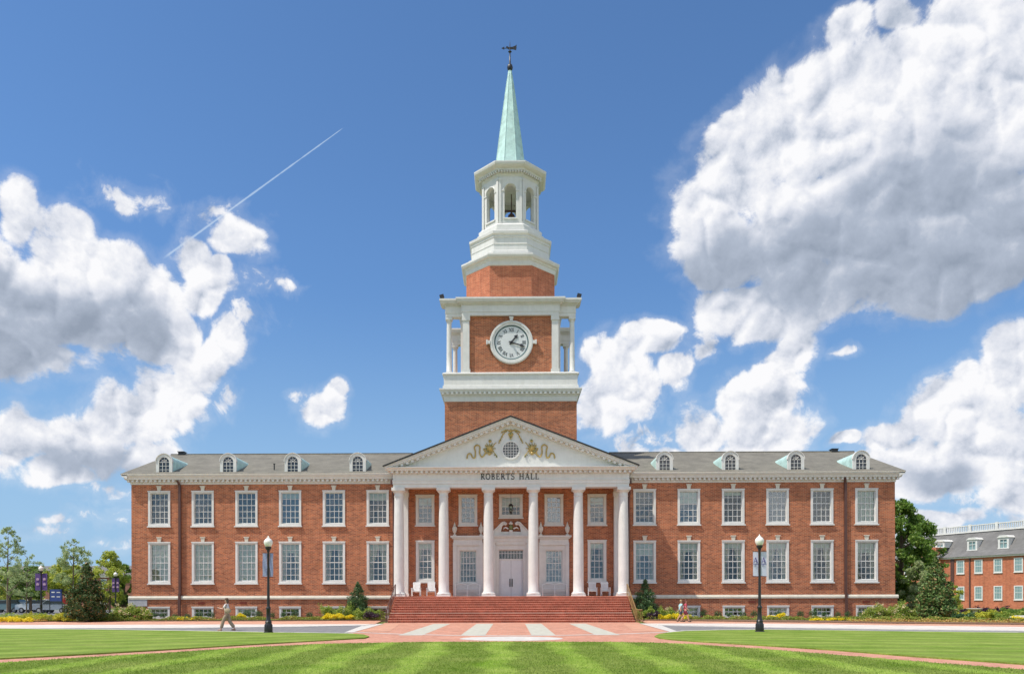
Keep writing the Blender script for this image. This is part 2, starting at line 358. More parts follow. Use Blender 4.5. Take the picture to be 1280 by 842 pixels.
# lawns
def lawn(name, px, mat, extra=()):
    pts = [gp(*p) for p in px] + list(extra)
    return sheet(name, pts, .045, mat, thick=.06)
LL = [(461.5, 795.5), (455, 793.2), (440, 791.8), (400, 791), (335, 790), (240, 788), (120, 786), (0, 784.6)]
LLb = [(0, 822.5), (100, 817.5), (200, 812), (300, 806), (400, 800.5), (440, 798.2), (456, 797.4)]
lawn('lawn', LL, MT['lawnL'], [(-60, 46.5), (-60, 9.0)] + [gp(*p) for p in LLb])
RR = [(818, 796), (823, 793.4), (835, 791.3), (855, 789.4), (900, 788.3), (960, 788.0), (1040, 788.9), (1100, 790), (1200, 791.4), (1280, 792.6)]
RRb = [(1280, 832), (1150, 822.5), (1040, 813.5), (950, 807.5), (880, 803.2), (840, 800.2), (824, 798.2)]
lawn('lawn', RR, MT['lawnR'], [(46, 28), (46, 2)] + [gp(*p) for p in RRb])
FT = [(0, 828.5), (100, 822), (200, 816.5), (300, 810), (400, 805.2), (520, 803), (640, 802.8), (760, 803.4), (820, 804.6), (860, 806.2), (950, 812.5), (1040, 820), (1150, 829.5), (1280, 840)]
lawn('lawn', FT, MT['lawn'], [(40, 8), (40, -30), (-40, -30), (-40, 8)])
# verge strip of pale concrete between road and lawns
def edgeband(px, off, z=.03, name='kerb'):
    top = [gp(*p) for p in px]
    sheet(name, top + [(x, y + off) for x, y in reversed(top)], z, MT['kerb'])
edgeband([(440, 791.6), (400, 790.8), (335, 789.8), (240, 787.8), (120, 785.8), (0, 784.4)], .5)
edgeband([(835, 791.1), (855, 789.2), (900, 788.1), (960, 787.8), (1040, 788.7), (1100, 789.8), (1200, 791.2), (1280, 792.4)], .5)
# planting beds (raised mulch)
def bed(pts): sheet('flower_bed', pts, .10, MT['mulch'], thick=.16)
bed([(-31, 57.9), (-8.95, 57.9), (-8.95, 61.74), (-31, 61.74)])
bed([(8.95, 57.9)] + [gp(*p) for p in BR_[1:-2]] + [(31, 61.74), (8.95, 61.74)])
bed([(-60, 57.2), (-31.0, 57.9), (-31.0, 66), (-60, 64)])
bed([gp(*BR_[4]), gp(*BR_[5]), gp(*BR_[6]), (62, 58), (31, 66), (31.0, 61.7)])
# car park beyond the left corner, lawn road to the right
sheet('parking_lot', [(-140, 84), (-48, 84), (-48, 125), (-140, 125)], -.01, MT['asphalt'])
sheet('path', [(-120, 74), (-40, 72), (-40, 75), (-120, 77)], -.005, MT['concrete'])
sheet('path', [(36, 80), (140, 74), (140, 77), (36, 83)], -.005, MT['concrete'])
# mown grass blades for the near lawn (uncountable)
def blades(poly, n, seed, hmin=.02, hmax=.045, ymax=60):
    rng = np.random.default_rng(seed); P = np.array(poly)
    x0, x1, y0, y1 = P[:,0].min(), P[:,0].max(), P[:,1].min(), min(P[:,1].max(), ymax)
    x = rng.uniform(x0, x1, n*4); y = y0 + (y1-y0)*rng.uniform(0, 1, n*4)**1.2
    keep = np.abs(x/np.maximum(y, 1)) < .72
    x, y = x[keep], y[keep]
    ins = np.zeros(len(x), bool); j = len(P) - 1
    for i in range(len(P)):
        xi, yi = P[i]; xj, yj = P[j]
        c = ((yi > y) != (yj > y)) & (x < (xj-xi)*(y-yi)/(yj-yi+1e-12)+xi)
        ins ^= c; j = i
    x, y = x[ins][:n], y[ins][:n]; n = len(x)
    a = rng.uniform(0, 2*PI, n); h = rng.uniform(hmin, hmax, n); w = rng.uniform(.008, .016, n)
    lx, ly = rng.normal(0, .015, n), rng.normal(0, .015, n)
    v = np.zeros((n, 3, 3))
    v[:,0] = np.c_[x - w*np.cos(a), y - w*np.sin(a), np.full(n, .043)]
    v[:,1] = np.c_[x + w*np.cos(a), y + w*np.sin(a), np.full(n, .043)]
    v[:,2] = np.c_[x + lx, y + ly, .045 + h]
    return v.reshape(-1, 3), 3
def fastmesh(name, v, k, mat):
    me = bpy.data.meshes.new(name); nf = len(v)//k
    me.vertices.add(len(v)); me.vertices.foreach_set('co', v.astype(np.float32).ravel())
    me.loops.add(nf*k); me.loops.foreach_set('vertex_index', np.arange(nf*k, dtype=np.int32))
    me.polygons.add(nf); me.polygons.foreach_set('loop_start', np.arange(0, nf*k, k, dtype=np.int32))
    me.polygons.foreach_set('loop_total', np.full(nf, k, dtype=np.int32))
    me.materials.append(mat); me.update(); me.validate(); return me
MT['blade'] = grassmat('grass_blade', 0, 2.1, (.25, .40, .04), (.50, .58, .16), .2)
_n = MT['blade'].node_tree; _t = N(_n, 'ShaderNodeBsdfTranslucent'); _m = N(_n, 'ShaderNodeMixShader'); _m.inputs[0].default_value = .45
_p = _n.nodes['Principled BSDF']; L(_n, _p.inputs['Base Color'].links[0].from_socket, _t.inputs[0]); L(_n, _p.outputs[0], _m.inputs[1]); L(_n, _t.outputs[0], _m.inputs[2]); L(_n, _m.outputs[0], _n.nodes['Material Output'].inputs[0])
fp = [gp(*p) for p in FT] + [(14, 15.5), (-14, 15.5)]
v, k = blades(fp, 75000, 3, ymax=30)
o = link('grass', fastmesh('grass', v, k, MT['blade'])); tag(kind(o, 'stuff'), 'short mown green grass blades on the front lawn', 'grass')
# ------------------------------------------------------------------ the hall
WY = 61.8; TY = 68.5; RY = 70.5; RZ = 14.78; EY = 61.27; EZ = 11.56
HALL = thing('brick_hall', (0, WY, 0), 'long red brick college hall with white columned portico, clock tower and green copper spire', 'building')
def wall_holes(b, x0, x1, z0, z1, Y, holes, depth=.28):
    xs = sorted({x0, x1} | {h[0] for h in holes} | {h[1] for h in holes}); zs = sorted({z0, z1} | {h[2] for h in holes} | {h[3] for h in holes})
    for i in range(len(xs)-1):
        for j in range(len(zs)-1):
            cx, cz = (xs[i]+xs[i+1])/2, (zs[j]+zs[j+1])/2
            if any(h[0] < cx < h[1] and h[2] < cz < h[3] for h in holes): continue
            b.add([(xs[i], Y, zs[j]), (xs[i+1], Y, zs[j]), (xs[i+1], Y, zs[j+1]), (xs[i], Y, zs[j+1])], [(0, 1, 2, 3)])
    for a, c, d, e in holes:
        b.add([(a,Y,d),(c,Y,d),(c,Y,e),(a,Y,e),(a,Y+depth,d),(c,Y+depth,d),(c,Y+depth,e),(a,Y+depth,e)], [(0,1,5,4),(1,2,6,5),(2,3,7,6),(3,0,4,7)])
_mc = {}
def win_meshes(w, h, cols, rows, cas, key, sill, split=None):
    k = (round(w, 3), round(h, 3), cols, rows, cas, key, sill)
    if k in _mc: return _mc[k]
    b = MB(); gw = w - 2*cas; gh = h - 2*cas; e = .04
    b.box(-w/2, -w/2+cas, -.06, .10, 0, h); b.box(w/2-cas, w/2, -.06, .10, 0, h)
    b.box(-w/2+cas, w/2-cas, -.06, .10, h-cas, h); b.box(-w/2+cas, w/2-cas, -.06, .10, 0, cas)
    b.box(-w/2-.03, w/2+.03, -.10, -.062, h-.07, h+.02)
    gx0, gx1, gz0, gz1 = -gw/2, gw/2, cas, h-cas
    s = .05
    b.box(gx0, gx0+s, .10, .16, gz0, gz1); b.box(gx1-s, gx1, .10, .16, gz0, gz1)
    b.box(gx0+s, gx1-s, .10, .16, gz1-s, gz1); b.box(gx0+s, gx1-s, .10, .16, gz0, gz0+s+.02)
    mw = .019
    for i in range(1, cols):
        x = gx0 + gw*i/cols; b.box(x-mw, x+mw, .115, .150, gz0+s, gz1-s)
    for j in range(1, rows):
        z = gz0 + (gz1-gz0)*j/rows; m = mw if j != (rows+1)//2 else mw*1.7
        b.box(gx0+s, gx1-s, .112, .153, z-m, z+m)
    p = MB(); p.box(gx0+.01, gx1-.01, .128, .136, gz0+.01, gz1-.01)
    sl = MB(); sl.box(-w/2-.07, w/2+.07, -.14, .08, -.10, -.003)
    ks = MB(); ks.prism_y([(-.12, h+.022), (.12, h+.022), (.17, h+.33), (-.17, h+.33)], -.09, .01); ks.box(-.21, .21, -.12, .01, h+.33, h+.40)
    r = (b.mesh('window', MT['white']), p.mesh('pane', MT['glass']), sl.mesh('sill', MT['white']) if sill else None, ks.mesh('keystone', MT['cream']) if key else None, gw, gh)
    _mc[k] = r; return r
HOLES = {}
def window(owner, Y, x, z0, z1, w, cols, rows, cas=.17, key=False, sill=True, blind=0.0, curt=0, name='window', wallkey='main'):
    """z0 = underside of sill"""
    zb = z0 + (.10 if sill else 0)
    fm, pm, sm, km, gw, gh = win_meshes(w, z1-zb, cols, rows, cas, key, sill)
    o = part(fm, name, owner, (x, Y, zb)); part(pm, 'pane', o, (x, Y, zb))
    if sm: part(sm, 'sill', o, (x, Y, zb))
    if km: part(km, 'keystone', o, (x, Y, zb))
    HOLES.setdefault(wallkey, []).append((x-w/2+cas-.03, x+w/2-cas+.03, zb+cas-.03, z1-cas+.03))
    zt = z1 - cas; zz = zb + cas
    if blind > 0:
        q = MB(); nb = int(gh*blind/.10)
        for i in range(nb):
            z = zt - .02 - i*.10
            q.add([(-gw/2+.02, .22, z-.1+.004), (gw/2-.02, .22, z-.1+.004), (gw/2-.02, .245, z), (-gw/2+.02, .245, z)], [(0, 1, 2, 3)])
        q.v = [(a, c, d - zb) for a, c, d in q.v]
        part(q.mesh('blind', MT['blind']), 'blind', o, (x, Y, zb))
    if curt:
        for s in (-1, 1):
            q = MB(); n = 9
            for i in range(n):
                f0, f1 = i/n, (i+1)/n
                rings = []
                for (fz, wd) in ((1, .42), (.6, .32), (.42, .14), (0, .22)):
                    rings.append((fz, wd*gw*curt))
                for (fa, wa), (fb, wb) in zip(rings[:-1], rings[1:]):
                    za = zz + gh*fa - zb; zc = zz + gh*fb - zb; X = lambda f, wd: s*(gw/2 - .02 - f*wd)
                    ya = .24 + (.04 if i % 2 else 0); yb = .24 + (0 if i % 2 else .04)
                    q.add([(X(f0, wa), ya, za), (X(f1, wa), yb, za), (X(f1, wb), yb, zc), (X(f0, wb), ya, zc)], [(0, 1, 2, 3)])
            part(q.mesh('curtain', MT['curtain']), 'curtain', o, (x, Y, zb))
    return o
WX = [10.62 + 3.505*i for i in range(6)]
blindU = {-28.15: .0, 28.15: .95}
for s in (-1, 1):
    for i, xx in enumerate(WX):
        x = s*xx
        ub = {(-1, 5): .0, (-1, 4): .0, (-1, 3): 0, (-1, 2): .25, (-1, 1): 0, (-1, 0): .35, (1, 0): 0, (1, 1): .5, (1, 2): .2, (1, 3): 0, (1, 4): 0, (1, 5): 1.25}[(s, i)]
        window(HALL, WY, x, 7.42, 10.32, 1.77, 4, 5, key=True, blind=ub*.8, curt=0)
        lb, lc = {(-1, 5): (1, 0), (-1, 4): (1, 0), (-1, 3): (1, 0), (-1, 2): (.25, 1), (-1, 1): (.2, .9), (-1, 0): (.18, 1.1), (1, 0): (.35, .8), (1, 1): (.25, 1), (1, 2): (.15, 1), (1, 3): (.2, 1.1), (1, 4): (.15, .95), (1, 5): (.3, 1)}[(s, i)]
        window(HALL, WY, x, 2.84, 6.24, 1.77, 4, 6, key=True, blind=lb, curt=lc)
        if (s, i) not in ():
            window(HALL, WY-.06, x, .12, 1.07, 1.72, 4, 2, cas=.16, sill=False, blind=.9 if i % 2 else 0, wallkey='plinth')
for s in (-1, 1):
    window(HALL, WY, s*6.84, 7.42, 9.94, 1.48, 3, 5, cas=.19, blind=.3)
    window(HALL, WY, s*6.84, 2.92, 6.30, 1.48, 3, 6, cas=.2, curt=.5, blind=.15)
    window(HALL, WY, s*3.42, 7.42, 9.94, 1.48, 3, 5, cas=.19, blind=0)
window(HALL, WY, 0, 8.02, 9.94, 1.87, 5, 4, cas=.19, blind=.6)
# walls
b = MB()
dh = [(-.97, .97, 1.85, 5.55)] + [(s*3.42-.7, s*3.42+.7, 2.92, 5.54) for s in (-1, 1)]
wall_holes(b, -30.4, 30.4, 1.9, 10.86, WY, HOLES['main'] + dh)
for s in (-1, 1):
    X = s*30.4
    b.add([(X, WY, 0), (X, 79.2, 0), (X, 79.2, EZ-.2), (X, RY, RZ-.15), (X, WY, EZ-.5)], [(0, 1, 2, 3, 4)])
b.add([(-30.4, 79.2, 0), (30.4, 79.2, 0), (30.4, 79.2, 11), (-30.4, 79.2, 11)], [(0, 1, 2, 3)])
b.buildw('wall', MT['brick'], HALL)
b = MB(); wall_holes(b, -30.55, 30.55, 0, 1.66, WY-.06, HOLES['plinth'])
for s in (-1, 1): b.box(s*30.40, s*30.55, WY-.058, 79.2, 0, 1.66)
b.buildw('plinth', MT['brick'], HALL)
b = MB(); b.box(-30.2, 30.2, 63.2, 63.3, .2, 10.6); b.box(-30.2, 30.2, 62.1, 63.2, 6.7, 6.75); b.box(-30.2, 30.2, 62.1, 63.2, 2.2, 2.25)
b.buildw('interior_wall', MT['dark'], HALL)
b = MB(); prof = [(WY-.02, 1.66), (WY-.16, 1.66), (WY-.17, 1.80), (WY-.12, 1.88), (WY-.10, 1.94), (WY-.02, 1.94)]
for s, a, c in ((-1, -30.6, -8.96), (1, 8.96, 30.6)):
    b = MB(); b.prism_x(prof, a, c); b.box(s*30.4, s*30.57, WY-.02, 79.2, 1.66, 1.93)
    b.buildw('string_course', MT['cream'], HALL)
b = MB(); b.box(-30.62, -29.1, WY-.13, WY-.04, 1.12, 1.658); b.box(-30.62, -30.5, WY-.04, WY+.9, 1.12, 1.658)
b.buildw('cornerstone', MT['greystone'], HALL)
# cornice of the wings
def dent_x(b, x0, x1, y0, y1, z0, z1, step=.30, w=.16):
    n = int((x1-x0)/step)
    for i in range(n):
        x = x0 + (i+.5)*(x1-x0)/n; b.box(x-w/2, x+w/2, y0, y1, z0, z1)
for s in (-1, 1):
    b = MB()
    x0, x1 = (8.96, 30.4)
    pr = [(WY+.0, 10.84), (WY-.05, 10.84), (WY-.05, 10.97), (WY-.10, 11.0), (WY-.10, 11.19), (WY-.36, 11.19), (WY-.38, 11.27), (WY-.42, 11.36), (WY-.50, 11.46), (WY-.53, 11.50), (WY-.53, 11.565), (WY+.2, 11.565)]
    b.prism_x(pr, s*x0, s*(x1+.05))
    def off(y): return max(.02, WY - y)
    # mitred end piece
    rr = []
    for y, z in pr[1:-1]:
        d = WY - y; rr.append([(s*(x1+.051), y, z), (s*(x1+d), y, z), (s*(x1+d), WY+18, z), (s*(x1+.051), WY+18, z)])
    b.loft(rr)
    dent_x(b, s*x0 if s > 0 else -x1-.3, x1+.3 if s > 0 else -x0, WY-.30, WY-.103, 11.01, 11.187, .36, .18)
    b.buildw('cornice', MT['white'], HALL)
    # gable rake
    b = MB(); X0, X1 = s*(x1+.1), s*(x1+.56)
    for ya, za, yb, zb in ((EY, EZ+.0, RY, RZ), (RY, RZ, 79.9, EZ)):
        b.loft([[(X0, ya, za-.35), (X1, ya, za-.12), (X1, ya, za-.01), (X0, ya, za-.01)], [(X0, yb, zb-.35), (X1, yb, zb-.12), (X1, yb, zb-.01), (X0, yb, zb-.01)]])
    b.buildw('rake_board', MT['white'], HALL)
    # roof slab
    b = MB(); b.loft([[(s*8.9, EY+.02, EZ+.01), (s*8.9, RY, RZ), (s*8.9, 79.8, EZ+.01), (s*8.9, 79.8, EZ+.1), (s*8.9, RY, RZ+.09), (s*8.9, EY-.02, EZ+.08)],
                      [(s*31.0, EY+.02, EZ+.01), (s*31.0, RY, RZ), (s*31.0, 79.8, EZ+.01), (s*31.0, 79.8, EZ+.1), (s*31.0, RY, RZ+.09), (s*31.0, EY-.02, EZ+.08)]])
    b.box(s*8.9, s*31.0, RY-.12, RY+.12, RZ+.06, RZ+.14)
    b.buildw('roof', MT['roof'], HALL)
b = MB(); b.loft([[(-8.899, 62.0, EZ+.25), (-8.899, RY, RZ), (-8.899, 79.8, EZ+.01)], [(8.899, 62.0, EZ+.25), (8.899, RY, RZ), (8.899, 79.8, EZ+.01)]])
b.buildw('roof', MT['roof'], HALL)
# eaves flashing / gutter edge
b = MB()
for s in (-1, 1): b.prism_x([(EY-.03, 11.567), (EY-.03, 11.61), (EY+.12, 11.66), (EY+.12, 11.567)], s*9.4, s*30.95)
b.buildw('gutter', MT['soffit'], HALL)
# downspouts with elbow, vents, roof vents
for x in (-26.45, 26.45):
    b = MB(); b.box(x-.09, x+.09, WY-.20, WY-.055, 1.95, 10.75); b.box(x-.10, x+.10, WY-.30, WY-.18, 0.0, 1.7)
    b.tube([(x-.12, WY-.32, 11.15), (x-.06, WY-.22, 10.95), (x, WY-.12, 10.7)], .10, 8); b.box(x-.09, x+.09, WY-.28, WY-.18, 1.6, 2.1)
    b.buildw('downspout', MT['bronze'], HALL)
for s in (-1, 1):
    x = s*9.35; b = MB(); b.tube([(x-.1*s, WY-.5, 11.0), (x-.1*s, WY-.45, 10.4), (x+.05*s, WY-.35, 10.1), (x, WY-.16, 9.6), (x, WY-.16, .3)], .07, 8); b.box(x-.16, x+.16, WY-.62, WY-.36, 10.7, 11.1)
    b.buildw('downspout', MT['bronze'], HALL)
for x in (-24.75, -21.4, 28.1, 19.1):
    b = MB(); b.box(x-.28, x+.28, WY-.09, WY-.062, 1.30, 1.44)
    for i in range(4): b.box(x-.25, x+.25, WY-.11, WY-.09, 1.315+i*.03, 1.33+i*.03)
    b.buildw('wall_vent', plain('vent_red', (.24, .05, .03)), HALL)
for x in (-30.0, 30.6 - 1.4):
    b = MB(); b.box(x-.25, x+.25, RY-.3, RY+.3, RZ, RZ+.28); b.box(x-.32, x+.32, RY-.36, RY+.36, RZ+.28, RZ+.33); b.buildw('roof_vent', MT['black'], HALL)
b = MB(); b.lathe([(.05, 0), (.05, .55), (.09, .56), (.09, .62)], (-19.15, 62.6, 12.0), 8); b.buildw('roof_pipe', MT['black'], HALL)
# --- dormers
def dormer(x, Y0=61.92, zb=11.64, w=1.30, zt=13.32):
    r = w/2; zs = zt - r; o = 0
    def arch(rad, z_s, n=10, base=zb):
        return [(-rad, base)] + [(-rad*math.cos(PI*i/n), z_s + rad*math.sin(PI*i/n)) for i in range(n+1)] + [(rad, base)]
    b = MB()
    A = arch(r-.03, zs); n = len(A)
    b.loft([[(px, .08, z-zb) for px, z in A], [(px, 4.6, z-zb+.0) for px, z in A]])
    c = MB(); A1 = arch(r+.04, zs+.01); A2 = arch(r-.02, zs)   # white roof edge strip over the barrel
    # front frame ring
    f = MB(); Ao = arch(r, zs); Ai = arch(r-.24, zs-.02, base=zb+.12)
    nn = len(Ao); vs = []
    for y in (-.04, .12):
        vs += [(px, y, z-zb) for px, z in Ao] + [(px, y, z-zb) for px, z in Ai]
    fs = []
    for i in range(nn):
        j = (i+1) % nn
        fs += [(i, j, nn+j, nn+i), (2*nn+i, 3*nn+i, 3*nn+j, 2*nn+j), (i, 2*nn+i, 2*nn+j, j), (nn+i, nn+j, 3*nn+j, 3*nn+i)]
    f.add(vs, fs)
    f.box(-r-.06, r+.06, -.12, -.042, -.04, .06)
    ring = []
    for rad, y in ((r+.05, -.10), (r+.05, .16), (r+.002, .16), (r+.002, -.10)):
        ring.append([(-rad*math.cos(PI*i/12), y, zs-zb+rad*math.sin(PI*i/12)) for i in range(13)])
    f.loft(ring + [ring[0]], cap=False, closed=False)
    gw = r-.24; zi = zs-.02-zb
    for k in (-1, 1):
        f.box(k*gw/3-.016, k*gw/3+.016, -.01, .03, .12, zi)
    for k in range(0, 4):
        z = .12 + (zi-.12)*k/3
        f.box(-gw, gw, -.012, .032, z-.016, z+.016)
    for a in (45, 90, 135):
        f.tube([(.0, .01, zi), (gw*math.cos(R(a)), .01, zi+gw*math.sin(R(a)))], .016, 4)
    f.tube([(gw*.5*math.cos(PI*i/8), .01, zi+gw*.5*math.sin(PI*i/8)) for i in range(9)], .014, 4)
    p = MB(); Ap = arch(gw+.02, zs-.02, base=zb+.10); p.loft([[(px, .05, z-zb) for px, z in Ap], [(px, .06, z-zb) for px, z in Ap]])
    return b.mesh('dormer', MT['copper'], 40), f.mesh('dormer_frame', MT['white'], 40), p.mesh('pane', MT['dglass'])
m, nt, bb = newmat('dark_glass'); bb.inputs['Base Color'].default_value = (.03, .035, .045, 1); bb.inputs['Roughness'].default_value = .12; bb.inputs['Specular IOR Level'].default_value = .8; MT['dglass'] = m
dm = dormer(0)
for x in [s*q for s in (-1, 1) for q in (12.24, 17.45, 22.64, 27.80)]:
    d = part(dm[0], 'dormer', HALL, (x, 61.92, 11.64)); f = part(dm[1], 'window', d, (x, 61.92, 11.64)); part(dm[2], 'pane', d, (x, 61.92, 11.64))
# ------------------------------------------------------------------ portico
CY = 59.15
st = MB(); n = 11; y0, y1 = 54.25, 58.35
for i in range(n):
    za = 1.85*i/n; zb = 1.85*(i+1)/n; ya = y0 + (y1-y0)*i/(n-1)
    if i < n-1:
        yb = y0 + (y1-y0)*(i+1)/(n-1); st.mi = 1
        st.add([(-8.65, ya, za), (8.65, ya, za), (8.65, ya, zb-.06), (-8.65, ya, zb-.06)], [(0, 1, 2, 3)]); st.mi = 0
        st.box(-8.66, 8.66, ya-.045, yb+.01, zb-.06, zb)
        st.mi = 1
        for s in (-1, 1): st.add([(s*8.65, ya, 0), (s*8.65, yb, 0), (s*8.65, yb, zb-.06), (s*8.65, ya, zb-.06)], [(0, 1, 2, 3)])
    else:
        st.mi = 1; st.add([(-8.95, ya, 0), (8.95, ya, 0), (8.95, ya, zb-.06), (-8.95, ya, zb-.06)], [(0, 1, 2, 3)])
        for s in (-1, 1): st.add([(s*8.95, ya, 0), (s*8.95, WY-.07, 0), (s*8.95, WY-.07, zb-.06), (s*8.95, ya, zb-.06)], [(0, 1, 2, 3)])
        st.mi = 0; st.box(-8.97, 8.97, ya-.02, WY-.003, zb-.06, zb)
st.buildw('staircase', [MT['stepbrick'], MT['riserbrick']], HALL)
# columns
colm = MB(); H0, H1 = 1.85, 10.10
sh = [(.425, .30), (.425, .36), (.40, .40), (.395, 1.2), (.392, 3.0), (.375, 5.2), (.345, 7.4), (.34, 7.55)]
colm.lathe([(r, z) for r, z in sh], (0, 0, 0), 32, cap=False)
base = MB(); base.box(-.52, .52, -.52, .52, 0, .13); base.lathe([(.50, .13), (.53, .17), (.53, .23), (.49, .27), (.45, .28), (.44, .31)], (0, 0, 0), 32)
cap = MB(); cap.lathe([(.34, 7.55), (.37, 7.57), (.37, 7.62), (.34, 7.64), (.34, 7.85), (.38, 7.88), (.47, 7.99), (.48, 8.02)], (0, 0, 0), 32); cap.box(-.50, .50, -.50, .50, 8.02, 8.247)
cm, bm_, km_ = colm.mesh('column', MT['white'], 40), base.mesh('base', MT['white'], 40), cap.mesh('capital', MT['white'], 40)
for i in range(6):
    x = -8.55 + 3.42*i
    c = part(cm, 'column', HALL, (x, CY, H0)); part(bm_, 'base', c, (x, CY, H0)); part(km_, 'capital', c, (x, CY, H0))
for s in (-1, 1):
    b = MB(); x = s*8.55
    b.box(x-.40, x+.40, 61.35, WY-.003, 2.1, 9.75); b.box(x-.46, x+.46, 61.28, WY-.003, 1.85, 2.1); b.box(x-.45, x+.45, 61.28, WY-.003, 9.75, 10.098)
    b.buildw('pilaster', MT['white'], HALL)
# entablature
b = MB()
b.box(-8.93, 8.93, 58.76, 59.56, 10.10, 10.36); b.box(-8.97, 8.97, 58.72, 59.60, 10.363, 10.60); b.box(-9.0, 9.0, 58.69, 59.62, 10.60, 10.66)
b.box(-8.95, 8.95, 58.75, 59.60, 10.66, 11.14)
for s in (-1, 1):
    b.box(s*8.15, s*8.93, 59.563, WY-.003, 10.10, 10.36); b.box(s*8.13, s*8.95, 59.605, WY-.003, 10.363, 11.14)
b.buildw('entablature', MT['white'], HALL)
b = MB(); b.box(-8.12, 8.12, 59.61, WY-.004, 10.45, 10.5); 
for i in range(1, 5):
    x = -8.55 + 3.42*i; b.box(x-.25, x+.25, 59.61, WY-.004, 10.25, 10.448)
b.buildw('porch_ceiling', MT['soffit'], HALL)
b = MB(); rr = []
for d, z in ((.03, 11.143), (.05, 11.15), (.08, 11.16), (.08, 11.32), (.40, 11.32), (.42, 11.34), (.45, 11.43), (.55, 11.49), (.575, 11.53), (.575, 11.56), (.1, 11.56)):
    rr.append([(-8.95-d, 58.75-d, z), (8.95+d, 58.75-d, z), (8.95+d, 63.5, z), (-8.95-d, 63.5, z)])
b.loft(rr)
dent_x(b, -9.15, 9.15, 58.75-.32, 58.75-.083, 11.155, 11.316, .37, .19)
b.buildw('cornice', MT['white'], HALL)
# pediment
def rake(b, o0, o1, ya, yb, hw=9.52, za=11.60, zr=15.28):
    """band between offsets o0..o1 below the outer rake line"""
    sl = (zr-za)/hw; k = math.sqrt(1+sl*sl)
    for s in (-1, 1):
        P = lambda x, o: (s*x, za + (hw-x)*sl - o*k)
        b.prism_y([P(hw, o0), P(0, o0), P(0, o1), P(max(0, hw-(o1)*.0), o1)], ya, yb)
b = MB()
rake(b, .0, .10, 58.17, 58.9, hw=9.52); rake(b, .102, .22, 58.22, 58.9, hw=9.45, za=11.60+.027); rake(b, .222, .30, 58.32, 58.9, hw=9.3, za=11.68)
rake(b, .302, .40, 58.58, 58.9, hw=9.1, za=11.755)
sl = (15.28-11.6)/9.52; ang = math.atan(sl)
for s in (-1, 1):
    for i in range(24):
        x = .2 + i*.40
        if x > 8.8: break
        z = 11.6 + (9.52-x)*sl - .40
        b.cbox((s*x, 58.45, z), (.21, .26, .13), 0, s*ang)
b.buildw('pediment', MT['white'], HALL)
b = MB(); b.prism_y([(-9.0, 11.561), (9.0, 11.561), (0, 15.0)], 58.74, 59.4); b.buildw('tympanum', MT['white'], HALL)
b = MB()
for s in (-1, 1):
    b.loft([[(s*9.6, y, 11.60), (0, y, 15.31), (0, y, 15.38), (s*9.6, y, 11.67)] for y in (58.12, 64.3)])
b.buildw('roof', MT['roof'], HALL)
b = MB()
for s in (-1, 1): b.loft([[(s*9.62, y, 11.57), (0, y, 15.312), (0, y, 15.385), (s*9.62, y, 11.665)] for y in (58.07, 58.115)])
b.buildw('roof_edge', MT['black'], HALL)
# oculus with gold relief
b = MB(); oz = 12.90
def ringy(b, r0, r1, y0, y1, cx, cz, n=36):
    rings = []
    for r, y in ((r0, y0), (r1, y0), (r1, y1), (r0, y1)):
        rings.append([(cx+r*math.cos(2*PI*i/n), y, cz+r*math.sin(2*PI*i/n)) for i in range(n)])
    b.loft(rings + [rings[0]], cap=False)
ringy(b, .60, .72, 58.66, 58.76, 0, oz)
for k in range(-2, 3):
    q = k*.205; h = math.sqrt(.6**2-q*q)
    b.box(q-.018, q+.018, 58.69, 58.72, oz-h, oz+h); b.box(-h, h, 58.688, 58.718, oz+q-.018, oz+q+.018)
oc = b.buildw('oculus', MT['white'], HALL)
b = MB(); b.lathe([(.62, 0), (.62, .012)], (0, 0, 0), 30); b.v = [(x, 58.725 + z, oz+y) for x, y, z in b.v]; b.buildw('pane', MT['dglass'], oc)
K = .0607
def rel(px, py, y=58.70): return ((px-635)/6.4*K, y, oz + (277-py)/6.4*K)
b = MB()
def spl(pts, n=6):
    out = []; P = [Vector(p) for p in pts]; P = [P[0]] + P + [P[-1]]
    for i in range(1, len(P)-2):
        for j in range(n):
            t = j/n; a, c, d, e = P[i-1], P[i], P[i+1], P[i+2]
            out.append(.5*((2*c)+(-a+d)*t+(2*a-5*c+4*d-e)*t*t+(-a+3*c-3*d+e)*t**3))
    out.append(P[-2]); return out
for s in (-1, 1):
    def q(px, py, y=58.69): p = rel(635+s*(635-px)*-1 if False else (px if s < 0 else 1270-px), py, y); return p
    b.tube(spl([q(285, 345), q(292, 312), q(315, 305), q(330, 335), q(350, 335), q(352, 290), q(345, 252), q(368, 236), q(388, 252), q(386, 300), q(405, 332), q(432, 300), q(420, 270)]), .055, 6)
    b.tube(spl([q(600, 125), q(575, 150), q(560, 180), q(548, 200), q(540, 222)]), [.045+.02*math.sin(i*1.4) for i in range(25)], 6)
    b.ball(q(465, 262, 58.68), .20, 10, 6, (1, .5, 1)); b.ball(q(470, 205), .12, 8, 5, (1, .5, 1)); b.ball(q(465, 305), .13, 8, 5, (1.2, .5, 1))
    for a in range(0, 360, 30):
        r0 = .16; r1 = .40 + .08*(a % 60 == 0)
        c = Vector(q(465, 265)); b.tube([c + Vector((math.cos(R(a))*r0, 0, math.sin(R(a))*r0)), c + Vector((math.cos(R(a))*r1, 0, math.sin(R(a))*r1))], [.06, .02], 5)
    b.tube([q(430, 235), q(505, 300), q(525, 330)], [.03, .03, .05], 5); b.tube([q(520, 215), q(430, 310)], .03, 5)
b.ball(rel(635, 150), .16, 10, 6, (1.2, .5, 1)); b.ball(rel(635, 120), .09, 8, 5); b.prism_y([(rel(612, 150)[0], rel(612, 150)[2]), (rel(658, 150)[0], rel(658, 150)[2]), (0, rel(635, 198)[2])], 58.66, 58.74)
